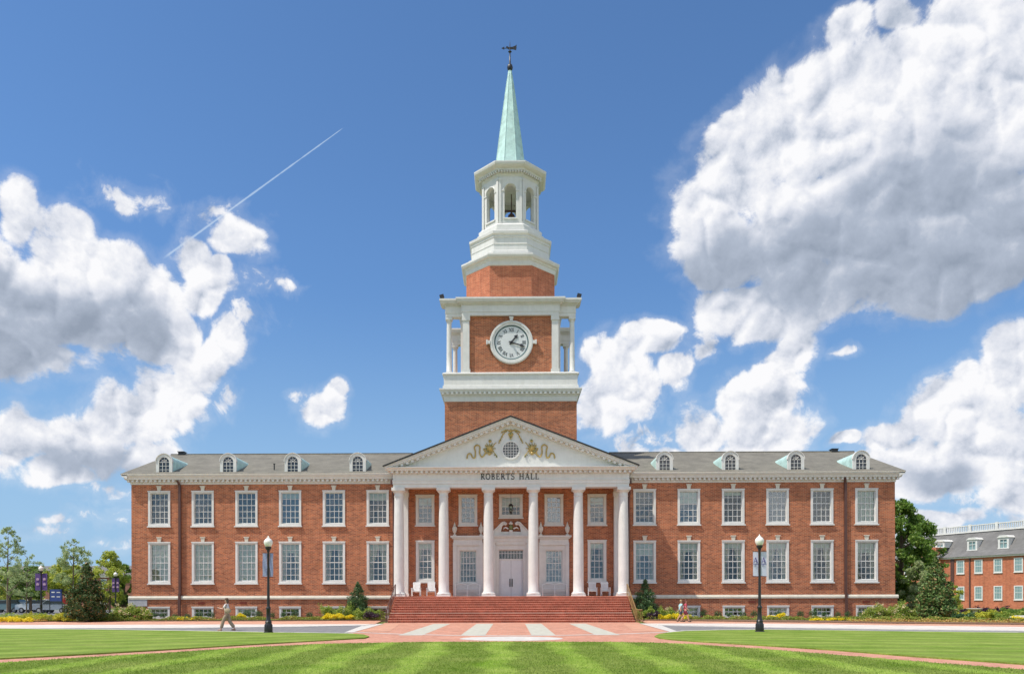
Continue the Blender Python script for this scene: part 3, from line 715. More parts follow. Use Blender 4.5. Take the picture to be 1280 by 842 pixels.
for s in (-1, 1): b.tube(spl([rel(635, 130), rel(635+s*30, 118), rel(635+s*60, 128), rel(635+s*75, 140)]), .05, 6)
gr = b.buildw('gilded_relief', MT['gold'], HALL, 50)
b = MB()
for s in (-1, 1):
    def q(px, py, y=58.64): return rel(px if s < 0 else 1270-px, py, y)
    for px, py, r in ((465, 268, .09), (470, 200, .07), (452, 285, .06), (480, 240, .06), (522, 330, .07), (505, 318, .05), (555, 200, .04), (440, 268, .05)): b.ball(q(px, py), r, 7, 5, (1, .5, 1))
for px, py, r in ((635, 150, .08), (600, 128, .05), (670, 128, .05), (635, 175, .06)): b.ball(rel(px, py, 58.64), r, 7, 5, (1, .5, 1))
b.buildw('painted_detail', MT['green'], gr)
# ---- lettering (stroke letters with serifs)
def glyph_strokes(ch):
    T, t = .17, .075   # thick, thin stroke
    A = lambda cx, cz, rx, rz, a0, a1, n=12: [(cx+rx*math.cos(R(a0+(a1-a0)*i/n)), cz+rz*math.sin(R(a0+(a1-a0)*i/n))) for i in range(n+1)]
    S = lambda x, z, w=.3: ([(x-w/2, z), (x+w/2, z)], .055)
    G = {'R': ([([(.2, 0), (.2, 1)], T), (A(.2+.15, .75, .3, .23, 90, -90), .12), ([(.2, .98), (.36, .98)], t), ([(.2, .52), (.36, .52)], t), ([(.38, .5), (.78, .02)], T), S(.2, .02), S(.2, .98, .25), S(.78, .02, .2)], .85),
         'O': ([(A(.45, .5, .38, .48, 0, 360, 24), .14)], .9),
         'B': ([([(.2, 0), (.2, 1)], T), (A(.35, .76, .25, .22, 90, -90), .12), (A(.35, .27, .32, .25, 90, -90), .12), ([(.1, .98), (.36, .98)], t), ([(.2, .53), (.36, .53)], t), ([(.1, .02), (.36, .02)], t)], .78),
         'E': ([([(.2, 0), (.2, 1)], T), ([(.1, .97), (.7, .97)], t), ([(.2, .52), (.55, .52)], t), ([(.1, .03), (.72, .03)], t), ([(.7, .97), (.7, .78)], t), ([(.72, .03), (.74, .24)], t), ([(.55, .62), (.55, .42)], t)], .8),
         'T': ([([(.42, 0), (.42, 1)], T), ([(.06, .97), (.78, .97)], t), ([(.06, .97), (.04, .76)], t), ([(.78, .97), (.80, .76)], t), S(.42, .02)], .84),
         'S': ([(A(.36, .75, .26, .23, 25, 250), .11), (A(.36, .26, .27, .24, 90, -155), .13), ([(.27, .55), (.45, .48)], .14), ([(.62, .98), (.61, .78)], t), ([(.09, .22), (.08, .02)], t)], .72),
         'H': ([([(.2, 0), (.2, 1)], T), ([(.8, 0), (.8, 1)], T), ([(.2, .52), (.8, .52)], t), S(.2, .02), S(.2, .98), S(.8, .02), S(.8, .98)], 1.0),
         'A': ([([(.12, 0), (.45, 1)], t), ([(.45, 1), (.8, 0)], T), ([(.24, .35), (.66, .35)], t), S(.12, .02, .25), S(.8, .02, .28)], .92),
         'L': ([([(.2, 0), (.2, 1)], T), ([(.1, .03), (.7, .03)], t), ([(.7, .03), (.73, .26)], t), S(.2, .98)], .76),
         'I': ([([(.15, 0), (.15, 1)], T), S(.15, .02, .3), S(.15, .98, .3)], .34),
         'V': ([([(.1, 1), (.42, 0)], T), ([(.42, 0), (.75, 1)], t), S(.1, .98, .28), S(.75, .98, .22)], .85),
         'X': ([([(.1, 1), (.72, 0)], T), ([(.72, 1), (.1, 0)], t), S(.1, .98, .24), S(.72, .98, .22), S(.1, .02, .22), S(.72, .02, .24)], .82),
         ' ': ([], .55)}
    return G[ch]
def strokes_to(b, strokes, place, y0, y1):
    """place maps glyph (u,v) to (x,z)"""
    for pts, w in strokes:
        for (ax, az), (cx, cz) in zip(pts[:-1], pts[1:]):
            d = Vector((cx-ax, cz-az)); l = d.length
            if l < 1e-6: continue
            d /= l; n = Vector((-d.y, d.x))*w/2; e = d*min(.02, w*.1)
            q = [(ax-e.x+n.x, az-e.y+n.y), (cx+e.x+n.x, cz+e.y+n.y), (cx+e.x-n.x, cz+e.y-n.y), (ax-e.x-n.x, az-e.y-n.y)]
            b.prism_y([place(u, v) for u, v in q], y0, y1)
def textwidth(t, gap): return sum(glyph_strokes(c)[1] + gap for c in t) - gap
txt = 'ROBERTS HALL'; hgt = .44; gap = .16; W = textwidth(txt, gap); wid = 4.42; kx = wid/W
b = MB(); u0 = 0
for ch in txt:
    st_, adv = glyph_strokes(ch)
    strokes_to(b, st_, lambda u, v, u0=u0: (-wid/2 - .08 + (u0+u)*kx, 10.69 + v*hgt), 58.715, 58.748); u0 += adv + gap
b.buildw('lettering', MT['ink'], HALL)
# ---- porch back wall joinery
for s in (-1, 1):
    x = s*3.42; b = MB()
    xs = [x-1.17, x-.7, x+.7, x+1.17]
    b.box(xs[0], xs[1], WY-.10, WY-.003, 1.85, 5.9); b.box(xs[2], xs[3], WY-.10, WY-.003, 1.85, 5.9); b.box(xs[1], xs[2], WY-.10, WY-.003, 5.54, 5.9); b.box(xs[1], xs[2], WY-.10, WY-.003, 1.85, 2.92)
    b.box(xs[0]-.02, xs[0]+.26, WY-.19, WY-.103, 1.85, 5.9); b.box(xs[3]-.26, xs[3]+.02, WY-.19, WY-.103, 1.85, 5.9)
    b.box(xs[0]-.02, xs[3]+.02, WY-.22, WY-.003, 5.903, 6.12); b.box(xs[0]+.02, xs[3]-.02, WY-.19, WY-.003, 6.12, 6.42); b.box(xs[0]-.10, xs[3]+.10, WY-.32, WY-.003, 6.42, 6.52); b.box(xs[0]-.20, xs[3]+.20, WY-.42, WY-.003, 6.523, 6.66)
    b.box(x-.78, x+.78, WY-.14, WY-.103, 2.05, 2.75); b.box(x-.8, x+.8, WY-.17, WY-.103, 2.84, 2.92)
    b.buildw('window_surround', MT['white'], HALL)
    window(HALL, WY+.06, x, 2.92, 5.54, 1.4, 5, 5, cas=.05, sill=False, curt=.3, wallkey='none')
    for k in (-1, 1):
        b = MB(); b.box(-.12, .12, -.12, .12, 0, .10); b.lathe([(.05, .10), (.05, .18), (.10, .24), (.17, .42), (.19, .60), (.15, .70), (.09, .74), (.12, .80), (.06, .86), (.07, .92), (.03, .98), (.045, 1.03), (.0, 1.08)], (0, 0, 0), 14)
        b.build('urn', MT['urn'], HALL, (x + k*1.05, WY-.26, 6.66), 50)
# door
b = MB()
for s in (-1, 1):
    b.box(s*.97, s*1.22, WY-.12, WY-.003, 1.85, 5.75); b.box(s*1.22, s*1.56, WY-.30, WY-.003, 1.85, 6.1); b.box(s*1.27, s*1.51, WY-.34, WY-.303, 2.2, 5.8); b.box(s*1.19, s*1.60, WY-.36, WY-.003, 1.851, 2.15)
    b.box(s*1.19, s*1.6, WY-.36, WY-.003, 6.1, 6.22)
b.box(-1.22, 1.22, WY-.14, WY-.003, 5.553, 5.95); b.box(-1.19, 1.19, WY-.24, WY-.003, 5.95, 6.22); b.box(-1.58, 1.58, WY-.30, WY-.003, 6.22, 6.50); b.box(-1.68, 1.68, WY-.42, WY-.003, 6.50, 6.58); b.box(-1.78, 1.78, WY-.50, WY-.003, 6.583, 6.68)
# broken scroll pediment
for s in (-1, 1):
    rk = [(s*1.76, 6.69), (s*1.70, 6.84), (s*1.35, 7.02), (s*1.0, 7.38), (s*.72, 7.68), (s*.52, 7.74), (s*.40, 7.62)]
    low = [(s*.46, 7.52), (s*.62, 7.50), (s*.72, 7.36), (s*.80, 6.95), (s*.86, 6.69)]
    b.prism_y(rk + low, WY-.30, WY-.003)
    b.tube([(x, WY-.33, z) for x, z in rk], .055, 6); b.ball((s*.44, WY-.34, 7.6), .13, 10, 6, (1, .8, 1))
b.box(-.86, .86, WY-.22, WY-.003, 6.69, 6.98); b.box(-.13, .13, WY-.34, WY-.003, 6.69, 7.1); b.lathe([(.05, .40), (.15, .46), (.17, .55), (.08, .62), (.0, .72)], (0, WY-.28, 7.1), 12)
for s in (-1, 1): b.tube([(s*.2, WY-.28, 7.2), (s*.45, WY-.28, 7.32), (s*.62, WY-.28, 7.18)], [.07, .06, .02], 6)
b.buildw('door_surround', MT['white'], HALL)
b = MB(); b.lathe([(.05, 0), (.13, .08), (.17, .22), (.15, .36), (.06, .40)], (0, WY-.28, 7.1), 12); b.buildw('urn', MT['green'], HALL, 50)
b = MB(); b.box(-.97, .97, WY+.05, WY+.14, 4.72, 4.84); b.box(-.97, .97, WY+.05, WY+.14, 5.48, 5.55)
for i in range(9):
    x = -.95 + 1.9*i/8; b.box(x-.018, x+.018, WY+.07, WY+.12, 4.84, 5.48)
b.box(-.97, .97, WY+.072, WY+.118, 5.26, 5.295)
tr_ = b.buildw('transom', MT['white'], HALL)
b = MB(); b.box(-.96, .96, WY+.09, WY+.10, 4.85, 5.47); b.buildw('pane', MT['glass'], tr_)
for s in (-1, 1):
    b = MB(); b.box(s*.008, s*.96, WY+.08, WY+.13, 1.86, 4.718)
    for z0, z1 in ((2.0, 2.75), (2.9, 3.75), (3.9, 4.55)):
        for xa, xb in ((.12, .45), (.53, .86)): 
            b.box(s*xa, s*xb, WY+.065, WY+.0795, z0, z1); b.box(s*(xa+.05), s*(xb-.05), WY+.05, WY+.0648, z0+.06, z1-.06)
    d = b.buildw('door', MT['door'], HALL)
    b = MB(); b.tube([(s*.09, WY+.05, 2.72), (s*.09, WY-.02, 2.76), (s*.09, WY-.02, 3.12), (s*.09, WY+.05, 3.16)], .022, 6); b.box(s*.055, s*.125, WY+.035, WY+.0495, 2.62, 3.26); b.buildw('handle', MT['black'], d)
# stair railings
for s in (-1, 1):
    b = MB(); m = MT['bronze'] if s < 0 else MT['lit_brass']  # light painted in: left rail coloured dark, right rail coloured as sunlit
    X = s*8.72
    pts = [(X, 58.6, 2.75), (X, 58.2, 2.72), (X, 54.3, .92), (X, 53.9, .88), (X+s*.35, 53.8, .88)]
    b.tube(pts, .035, 8)
    b.tube([(X, 58.2, 1.98), (X, 54.25, .18)], .02, 6)
    for i in range(24):
        t = i/23; y = 58.2 + (54.25-58.2)*t; z = 2.72 + (.92-2.72)*t
        b.tube([(X, y, z), (X, y, z-.76)], .008, 4)
    for y, z0, z1 in ((58.5, 1.85, 2.75), (56.2, .9, 1.78), (54.2, 0, .90)): b.tube([(X, y, z0), (X, y, z1)], .03, 6)
    for k in range(4): b.tube([(X+s*(.02+.11*k), 53.85, 0), (X+s*(.02+.11*k), 53.85, .88)], .016, 4)
    b.buildw('stair_railing', m, HALL)
# ------------------------------------------------------------------ tower (front plane 64.35, depth 8.1)
TF, TB = 64.35, 72.65; TH = 5.47
def rring(hw, yf, yb, z): return [(-hw, yf, z), (hw, yf, z), (hw, yb, z), (-hw, yb, z)]
b = MB(); b.loft([rring(TH, TF, TB, 11.0), rring(TH, TF, TB, 18.16)]); b.buildw('tower_shaft', MT['brick'], HALL)
b = MB(); prof = [(.02, 18.0), (.05, 18.16), (.07, 18.38), (.12, 18.45), (.20, 18.62), (.20, 18.72), (.32, 18.72), (.36, 18.82), (.42, 18.92), (.42, 19.02), (.12, 19.06)]
b.loft([rring(TH+d, TF-d, TB+d, z) for d, z in prof])
for x in [-5.7 + i*.385 for i in range(30)]: b.box(x, x+.2, TF-.34, TF-.203, 18.56, 18.715)
for s in (-1, 1):
    for y in [TF + i*.31 for i in range(27)]: b.box(s*(TH+.203), s*(TH+.30), y, y+.17, 18.63, 18.715)
b.buildw('tower_cornice', MT['white'], HALL)
b = MB(); b.loft([rring(5.62, 64.2, 72.8, 19.06), rring(5.62, 64.2, 72.8, 19.3), rring(5.54, 64.28, 72.72, 19.34), rring(5.54, 64.28, 72.72, 20.2), rring(5.66, 64.16, 72.84, 20.24), rring(5.66, 64.16, 72.84, 20.32), rring(5.5, 64.3, 72.7, 20.41)])
b.buildw('tower_pedestal', MT['white'], HALL)
b = MB(); b.loft([rring(3.98, 64.62, 72.38, 20.41), rring(3.98, 64.62, 72.38, 25.2)]); b.buildw('clock_stage', MT['brick'], HALL)
for yy, d in ((64.62, -1), (72.38, 1)):
    for s in (-1, 1):
        b = MB()
        x = s*3.70; ya, yb = sorted((yy + d*.005, yy + d*.22))
        b.box(x-.28, x+.28, ya, yb, 20.7, 24.75); b.box(x-.35, x+.35, min(ya, yy+d*.28), max(yb, yy+d*.28), 20.41, 20.7); b.box(x-.34, x+.34, min(ya, yy+d*.28), max(yb, yy+d*.28), 24.75, 25.15)
        yc = yy - d*.45; b.box(s*3.985, s*4.16, yc-.25, yc+.25, 20.41, 25.14)
        b.buildw('pilaster', MT['white'], HALL)
colt = MB(); colt.box(-.29, .29, -.29, .29, 0, .14); colt.lathe([(.27, .14), (.28, .22), (.235, .28), (.225, 1.5), (.195, 4.3), (.23, 4.34), (.2, 4.4), (.27, 4.52)], (0, 0, 0), 20); colt.box(-.28, .28, -.28, .28, 4.52, 4.735)
cmt = colt.mesh('column', MT['white'], 40)
for y in (64.95, 72.0):
    for s in (-1, 1): part(cmt, 'column', HALL, (s*5.14, y, 20.41))
# entablature: projecting centre + corner blocks
b = MB()
def ent(x0, x1, y0, y1, z=25.15):
    for d, a, c in ((0, 0, .28), (.03, .283, .52), (.02, .523, .86), (.08, .86, .94), (.20, .94, 1.02), (.34, 1.02, 1.10), (.40, 1.103, 1.22), (.46, 1.22, 1.36)):
        b.box(x0-d, x1+d, y0-d, y1+d, z+a, z+c)
ent(-4.06, 4.06, 64.36, 72.64)
for s in (-1, 1):
    xa, xb = sorted((s*3.9, s*5.42))
    for y0, y1 in ((64.66, 65.30), (71.70, 72.34)): ent(xa, xb, y0, y1, 25.147)
b.buildw('tower_entablature', MT['white'], HALL)
b = MB(); b.loft([rring(3.9, 64.6, 72.4, 26.5), rring(3.6, 65, 72, 26.62)]); b.buildw('tower_roof', MT['cream'], HALL)
# octagonal stages
def oc(W, z, k=.414): a = W*k; return [(-a, TY-W, z), (a, TY-W, z), (W, TY-a, z), (W, TY+a, z), (a, TY+W, z), (-a, TY+W, z), (-W, TY+a, z), (-W, TY-a, z)]
b = MB(); b.loft([oc(3.79, 26.5, .46), oc(3.79, 29.5, .46)]); b.buildw('octagon_stage', MT['brick2'], HALL)
b = MB(); b.loft([oc(W, z, .445) for W, z in ((3.80, 29.4), (3.86, 29.46), (3.88, 29.78), (3.95, 29.82), (4.0, 29.95), (4.15, 30.0), (4.22, 30.15), (4.22, 30.28), (3.9, 30.36))]); b.buildw('octagon_cornice', MT['white'], HALL)
b = MB(); b.loft([oc(W, z) for W, z in ((3.62, 30.3), (3.62, 30.75), (3.52, 30.82), (3.36, 30.84), (3.36, 31.95), (3.42, 32.0), (3.42, 32.15), (3.54, 32.25), (3.56, 32.45), (3.3, 32.6), (2.86, 32.66), (2.86, 33.0), (2.74, 33.06), (2.74, 33.35), (2.6, 33.5))]); b.buildw('octagon_pedestal', MT['white'], HALL)
b = MB(); b.loft([oc(3.0, z) for z in (31.3, 31.34)][:0] or [oc(3.37, 31.38), oc(3.40, 31.40), oc(3.40, 31.46), oc(3.37, 31.48)]); b.buildw('moulding', MT['white'], HALL)
# belfry: eight arched panels and piers
BW = 2.40; fw_ = 2*BW*.414
def arch_panel(w, h, ow, z0, zs, t, n=12):
    r = ow/2
    inner = [(-r, z0)] + [(-r*math.cos(PI*i/n), zs + r*math.sin(PI*i/n)) for i in range(n+1)] + [(r, z0)]
    outer = []
    for x, z in inner:
        if z <= z0 + 1e-6: outer.append((-w/2 if x < 0 else w/2, 0))
        elif z <= zs + 1e-6: outer.append((-w/2 if x < 0 else w/2, zs))
        else:
            a = math.atan2(z-zs, x); c, s_ = math.cos(a), math.sin(a); k = min((w/2)/max(abs(c), 1e-6), (h-zs)/max(s_, 1e-6)); outer.append((c*k, zs+s_*k))
    m = len(inner); b = MB(); vs = []
    for y in (0, t): vs += [(x, y, z) for x, z in outer] + [(x, y, z) for x, z in inner]
    fs = []
    for i in range(m-1):
        j = i+1; fs += [(i, j, m+j, m+i), (2*m+i, 3*m+i, 3*m+j, 2*m+j), (m+i, m+j, 3*m+j, 3*m+i)]
    fs += [(0, m, 2*m-1, m-1), (2*m, 3*m-1, 4*m-1, 3*m), (m, 3*m, 4*m-1, 2*m-1)]
    b.add(vs, fs)
    # archivolt and imposts
    b.tube([(-(r+.07)*math.cos(PI*i/12), -.02, zs+(r+.07)*math.sin(PI*i/12)) for i in range(13)], .05, 5)
    for s in (-1, 1): b.box(s*(r-.01), s*(w/2-.02), -.05, -.002, zs-.10, zs+.02)
    b.box(-r-.08, r+.08, -.08, -.002, z0-.12, z0-.01)
    for x0_, x1_ in ((-w/2, -w/2+.22), (w/2-.22, w/2)):
        b.box(x0_, x1_, -.075, -.052, .15, h-.5); b.box(x0_-.02, x1_+.02, -.10, -.052, h-.5, h-.38); b.box(x0_-.02, x1_+.02, -.11, -.052, 0, .18)
    return b.mesh('belfry_arch', MT['white'])
am = arch_panel(fw_, 4.25, .98, .58, 2.95, .32)
for k in range(8):
    a = k*PI/4; part(am, 'belfry_arch', HALL, (BW*math.sin(a), TY - BW*math.cos(a), 33.5), a)
b = MB(); b.loft([oc(W, z) for W, z in ((2.3, 37.4), (2.46, 37.72), (2.50, 37.8), (2.5, 37.98), (2.72, 38.0), (2.74, 38.12), (2.95, 38.2), (3.08, 38.3), (3.13, 38.45), (3.13, 38.55), (2.2, 38.75), (1.5, 38.9))])
for k in range(8):
    a = k*PI/4
    for i in range(9):
        u = -.96 + i*.24
        d = 2.62; b.cbox((d*math.sin(a) + u*math.cos(a), TY - d*math.cos(a) + u*math.sin(a), 37.9), (.13, .22, .16), a)
b.buildw('belfry_cornice', MT['white'], HALL)
b = MB(); b.lathe([(.55, 0), (.52, .08), (.36, .5), (.28, .85), (.12, 1.0), (.05, 1.15)], (.1, TY, 34.6), 16); b.box(-.5, .6, TY-.06, TY+.06, 35.75, 35.9); b.tube([(.1, TY, 35.7), (.1, TY, 37.3)], .04, 6)
b.buildw('bell', MT['bronze'], HALL, 50)
b = MB(); b.lathe([(.1, 33.5), (.12, 34.1), (.42, 34.2), (.42, 34.3), (.2, 34.42), (.03, 34.5)], (.15, TY-.9, 0), 14); b.buildw('beacon_lamp', MT['white'], HALL, 50)
# spire
def oc2(W, z): return oc(W, z, .414)
b = MB(); b.loft([oc2(W, z) for W, z in ((1.62, 38.72), (1.50, 38.95), (1.30, 39.3), (1.16, 40.3), (.97, 41.9), (.62, 44.6), (.32, 46.9), (.13, 48.2))])
b.buildw('spire', MT['copper'], HALL)
b = MB()
for k in range(8):
    P = [Vector(oc2(W, z)[k]) for W, z in ((1.31, 39.3), (1.17, 40.3), (.98, 41.9), (.63, 44.6), (.33, 46.9), (.135, 48.2))]; b.tube(P, [.04, .035, .03, .025, .02, .015], 5)
b.buildw('spire_rib', MT['copper'], HALL)
b = MB(); b.lathe([(.12, 48.15), (.22, 48.3), (.26, 48.5), (.2, 48.7), (.08, 48.8), (.05, 49.8), (.16, 49.88), (.05, 49.95), (.03, 50.5), (.0, 50.9)], (0, TY, 0), 10)
fin = b.buildw('finial', MT['black'], HALL, 50)
b = MB(); b.tube([(-.6, TY, 50.2), (.6, TY, 50.2)], .03, 5); b.prism_y([(-.75, 50.2), (-.5, 50.33), (-.5, 50.07)], TY-.02, TY+.02)
b.prism_y([(.28, 50.1), (.55, 50.02), (.6, 50.5), (.48, 50.4), (.2, 50.3), (-.1, 50.28), (-.28, 50.38), (-.34, 50.28), (-.16, 50.1)], TY-.025, TY+.025); b.buildw('weather_vane', MT['black'], fin)
# clock
cz = 22.95; cy = 64.62
b = MB(); ringy(b, 1.44, 1.80, cy-.16, cy-.004, 0.07, cz, 48); ringy(b, 1.62, 1.74, cy-.22, cy-.161, .07, cz, 48)
for a in range(4):
    dx, dz = math.sin(a*PI/2), math.cos(a*PI/2)
    if dx: b.box(.07+dx*1.76, .07+dx*2.05, cy-.25, cy-.003, cz-.13, cz+.13); b.box(.07+dx*1.98, .07+dx*2.1, cy-.28, cy-.003, cz-.18, cz+.18)
    else: b.box(.07-.13, .07+.13, cy-.25, cy-.003, cz+dz*1.76, cz+dz*2.05); b.box(.07-.18, .07+.18, cy-.28, cy-.003, cz+dz*1.98, cz+dz*2.1)
clock = b.buildw('clock', MT['white'], HALL)
b = MB(); n = 48; b.loft([[(.07+1.45*math.cos(2*PI*i/n), y, cz+1.45*math.sin(2*PI*i/n)) for i in range(n)] for y in (cy-.06, cy-.01)]); b.buildw('clock_face', MT['clockface'], clock)
b = MB(); ringy(b, 1.34, 1.43, cy-.075, cy-.0605, .07, cz, 48)
b.buildw('minute_ring', MT['clockring'], clock)
NUM = ['XII', 'I', 'II', 'III', 'IIII', 'V', 'VI', 'VII', 'VIII', 'IX', 'X', 'XI']
for h in range(12):
    b = MB(); t = NUM[h]; W = textwidth(t, .04); hh = .27; k = min(.26, .42/W); a = -h*PI/6; rad = 1.05; u0 = 0
    for ch in t:
        s_, adv = glyph_strokes(ch)
        def pl(u, v, u0=u0):
            lx = (u0+u-W/2)*k; lz = rad + (v-.5)*hh
            return (.07 + lx*math.cos(a) - lz*math.sin(a), cz + lx*math.sin(a) + lz*math.cos(a))
        strokes_to(b, s_, pl, cy-.075, cy-.0605); u0 += adv + .04
    b.buildw('numeral', MT['ink'], clock)
for ang, ln, w, nm, yo in ((39, .85, .13, 'hour_hand', .10), (107, 1.22, .10, 'minute_hand', .12)):
    b = MB(); a = R(90-ang); d = Vector((math.cos(a), math.sin(a))); n_ = Vector((-d.y, d.x)); c = Vector((.07, cz))
    P = [c - d*.22 + n_*w*.5, c + d*ln*.6 + n_*w*.5, c + d*ln*.68 + n_*w*1.3, c + d*ln, c + d*ln*.68 - n_*w*1.3, c + d*ln*.6 - n_*w*.5, c - d*.22 - n_*w*.5]
    b.prism_y([(p.x, p.y) for p in P], cy-yo-.01, cy-yo+.005)
    if nm == 'hour_hand': ringy(b, .0, .12, cy-.15, cy-.06, .07, cz, 12)
    b.buildw(nm, MT['ink'], clock)
# floodlights on the corners of the clock stage
for s, w in ((-1, 'left'), (1, 'right')):
    t = thing('floodlight', (s*5.72, 64.75, 26.51), 'small dark floodlight on the %s front corner of the clock stage cornice' % w, 'floodlight', 'floodlights on the tower')
    b = MB(); b.box(-.12, .12, -.12, .12, 0, .05); b.tube([(0, 0, .05), (0, 0, .2)], .03, 6); b.build('bracket', MT['black'], t, t.location)
    b = MB(); b.cbox((0, 0, .34), (.3, .22, .26), 0, .3*s); b.cbox((0, -.13, .34), (.36, .04, .32), 0, .3*s); b.build('lamp_head', MT['black'], t, t.location)
# hanging lantern in the porch
t = thing('hanging_lantern', (0, 60.3, 8.0), 'dark metal lantern hanging on a chain from the porch ceiling above the doors', 'lantern')
b = MB()
for i in range(30): ringy(b, .02, .032, -.01, .01, 0, .98 + i*.062, 8)
b.build('chain', MT['black'], t, t.location)
b = MB(); b.lathe([(.05, .98), (.14, .9), (.26, .78), (.28, .74)], (0, 0, 0), 8); b.lathe([(.25, .74), (.25, .70)], (0, 0, 0), 8); b.lathe([(.02, -.1), (.08, -.02), (.16, .05), (.18, .10), (.18, .13)], (0, 0, 0), 8)
for k in range(8): b.tube([(.18*math.cos(k*PI/4), .18*math.sin(k*PI/4), .12), (.24*math.cos(k*PI/4), .24*math.sin(k*PI/4), .72)], .015, 4)
b.build('frame', MT['black'], t, t.location)
b = MB(); b.lathe([(.16, .14), (.22, .70)], (0, 0, 0), 8); b.build('glass', MT['glass'], t, t.location)
t.scale = (.72, .72, .72); t.location.z = 8.35
# ------------------------------------------------------------------ porch furniture
def rocking_chair():
    t = thing('rocking_chair', (-7.35, 60.6, 1.85), 'white slatted chair at the left end of the porch, left of its pair', 'chair', 'white slatted chairs on the porch')
    L0 = t.location; m = MT['hwhite']
    b = MB()
    for i in range(6): b.cbox((0, -.28+i*.095, .42 - i*.012), (.56, .075, .022))
    b.build('seat', m, t, L0)
    b = MB()
    for i in range(6):
        x = -.24 + i*.096
        b.loft([[(x-.038, .22, .36), (x+.038, .22, .36), (x+.038, .245, .36), (x-.038, .245, .36)], [(x-.038, .46, 1.13-abs(i-2.5)*.02), (x+.038, .46, 1.13-abs(i-2.5)*.02), (x+.038, .485, 1.12), (x-.038, .485, 1.12)]])
    b.cbox((0, .44, 1.0), (.62, .03, .07)); b.cbox((0, .29, .52), (.60, .03, .06))
    b.build('backrest', m, t, L0)
    for s in (-1, 1):
        b = MB(); b.cbox((s*.33, -.02, .66), (.10, .66, .025)); b.build('armrest', m, t, L0)
        b = MB(); b.box(s*.33-.025, s*.33+.025, -.30, -.24, .06, .65); b.build('leg', m, t, L0)
        b = MB(); b.box(s*.33-.025, s*.33+.025, .20, .26, .06, .65); b.build('leg', m, t, L0)
        b = MB(); b.tube([(s*.33, -.48, .10), (s*.33, -.2, .035), (s*.33, .15, .035), (s*.33, .52, .12)], .025, 5); b.build('rocker', m, t, L0)
    return t
rc = rocking_chair()
rc.location.x = -7.42; WL[rc.name] = Vector(rc.location)
dup(rc, (-6.25, 60.6, 1.85), .06, 'white slatted chair at the left end of the porch, right of its pair')
dup(rc, (6.35, 60.6, 1.85), -.05, 'white slatted chair at the right end of the porch, left of its pair')
dup(rc, (7.35, 60.6, 1.85), .04, 'white slatted chair at the right end of the porch, right of its pair')
t = thing('bench', (-3.42, 60.9, 1.85), 'white curved-back bench under the ground floor window left of the entrance doors', 'bench', 'white porch benches')
m = MT['hwhite']; L0 = t.location
b = MB()
for i in range(5): b.cbox((0, -.22+i*.1, .44), (1.9, .08, .025))
b.build('seat', m, t, L0)
b = MB(); n = 16
top = [(-.98+1.96*i/n, .28, .88 + .13*math.sin(PI*((i/n)*2 % 1))) for i in range(n+1)]
b.tube(top, .035, 6); b.tube([(-.98, .28, .58), (.98, .28, .58)], .025, 6)
for i in range(18):
    x = -.9 + 1.8*i/17; f = (x+.98)/1.96
    b.tube([(x, .28, .58), (x, .28, .88 + .13*math.sin(PI*((f*2) % 1)))], .014, 4)
for s in (-1, 0, 1): b.tube([(s*.97, .28, .44), (s*.97, .28, .95)], .03, 6)
b.build('backrest', m, t, L0)
for s in (-1, 1):
    b = MB(); b.tube([(s*.97, .28, .70), (s*.97, -.28, .66)], .03, 6); b.build('armrest', m, t, L0)
for s in (-1, 0, 1):
    for y in (-.25, .25):
        b = MB(); b.box(s*.95-.03, s*.95+.03, y-.03, y+.03, 0, .66 if (s and y < 0) else .43); b.build('leg', m, t, L0)
b = MB(); b.tube([(-.95, 0, .14), (.95, 0, .14)], .02, 5); b.build('stretcher', m, t, L0)
dup(t, (3.42, 60.9, 1.85), 0, 'white curved-back bench under the ground floor window right of the entrance doors')
# potted plant between chairs and door
# ------------------------------------------------------------------ street lamps and banners
def lamp_parts(t, H=4.72):
    L0 = Vector(t.location); blk = MT['black']
    b = MB(); b.lathe([(.23, 0), (.23, .06), (.19, .09), (.205, .14), (.18, .42), (.145, .50), (.165, .55), (.13, .60), (.105, .66), (.095, 1.15), (.115, 1.18), (.115, 1.24), (.08, 1.30)], (0, 0, 0), 16)
    for k in range(8):
        a = k*PI/4; b.cbox((.18*math.cos(a), .18*math.sin(a), .28), (.035, .035, .26), a)
    b.build('base', blk, t, L0, 40)
    b = MB(); b.lathe([(.072, 1.29), (.06, 2.4), (.05, 3.95), (.055, 3.97), (.08, 3.99), (.08, 4.03), (.055, 4.06)], (0, 0, 0), 14)
    for z in (2.72, 3.92): b.tube([(-.34, 0, z), (.34, 0, z)], .012, 5)
    b.build('pole', blk, t, L0, 40)
    b = MB(); b.lathe([(.05, 4.04), (.12, 4.08), (.15, 4.14), (.15, 4.20), (.13, 4.22)], (0, 0, 0), 16); b.build('collar', blk, t, L0, 40)
    b = MB(); b.lathe([(.11, 4.20), (.17, 4.28), (.21, 4.40), (.20, 4.50), (.135, 4.585), (.075, 4.62)], (0, 0, 0), 20); b.build('globe', MT['globe'], t, L0, 60)
    b = MB(); b.lathe([(.08, 4.615), (.085, 4.65), (.03, 4.68), (.035, 4.71), (.0, 4.76)], (0, 0, 0), 10); b.build('finial', MT['globe'], t, L0, 40)
lx, ly = gp(335.5, 790.3); rx, ry = gp(949.5, 790.6)
t = thing('street_lamp', (lx, ly, 0.0), 'tall black lamp post with white acorn globe on the left lawn edge', 'street lamp', 'black lamp posts with white globes')
lamp_parts(t); LAMP = t
dup(LAMP, (rx, ry, 0.0), 0, 'tall black lamp post with white acorn globe on the right lawn edge')
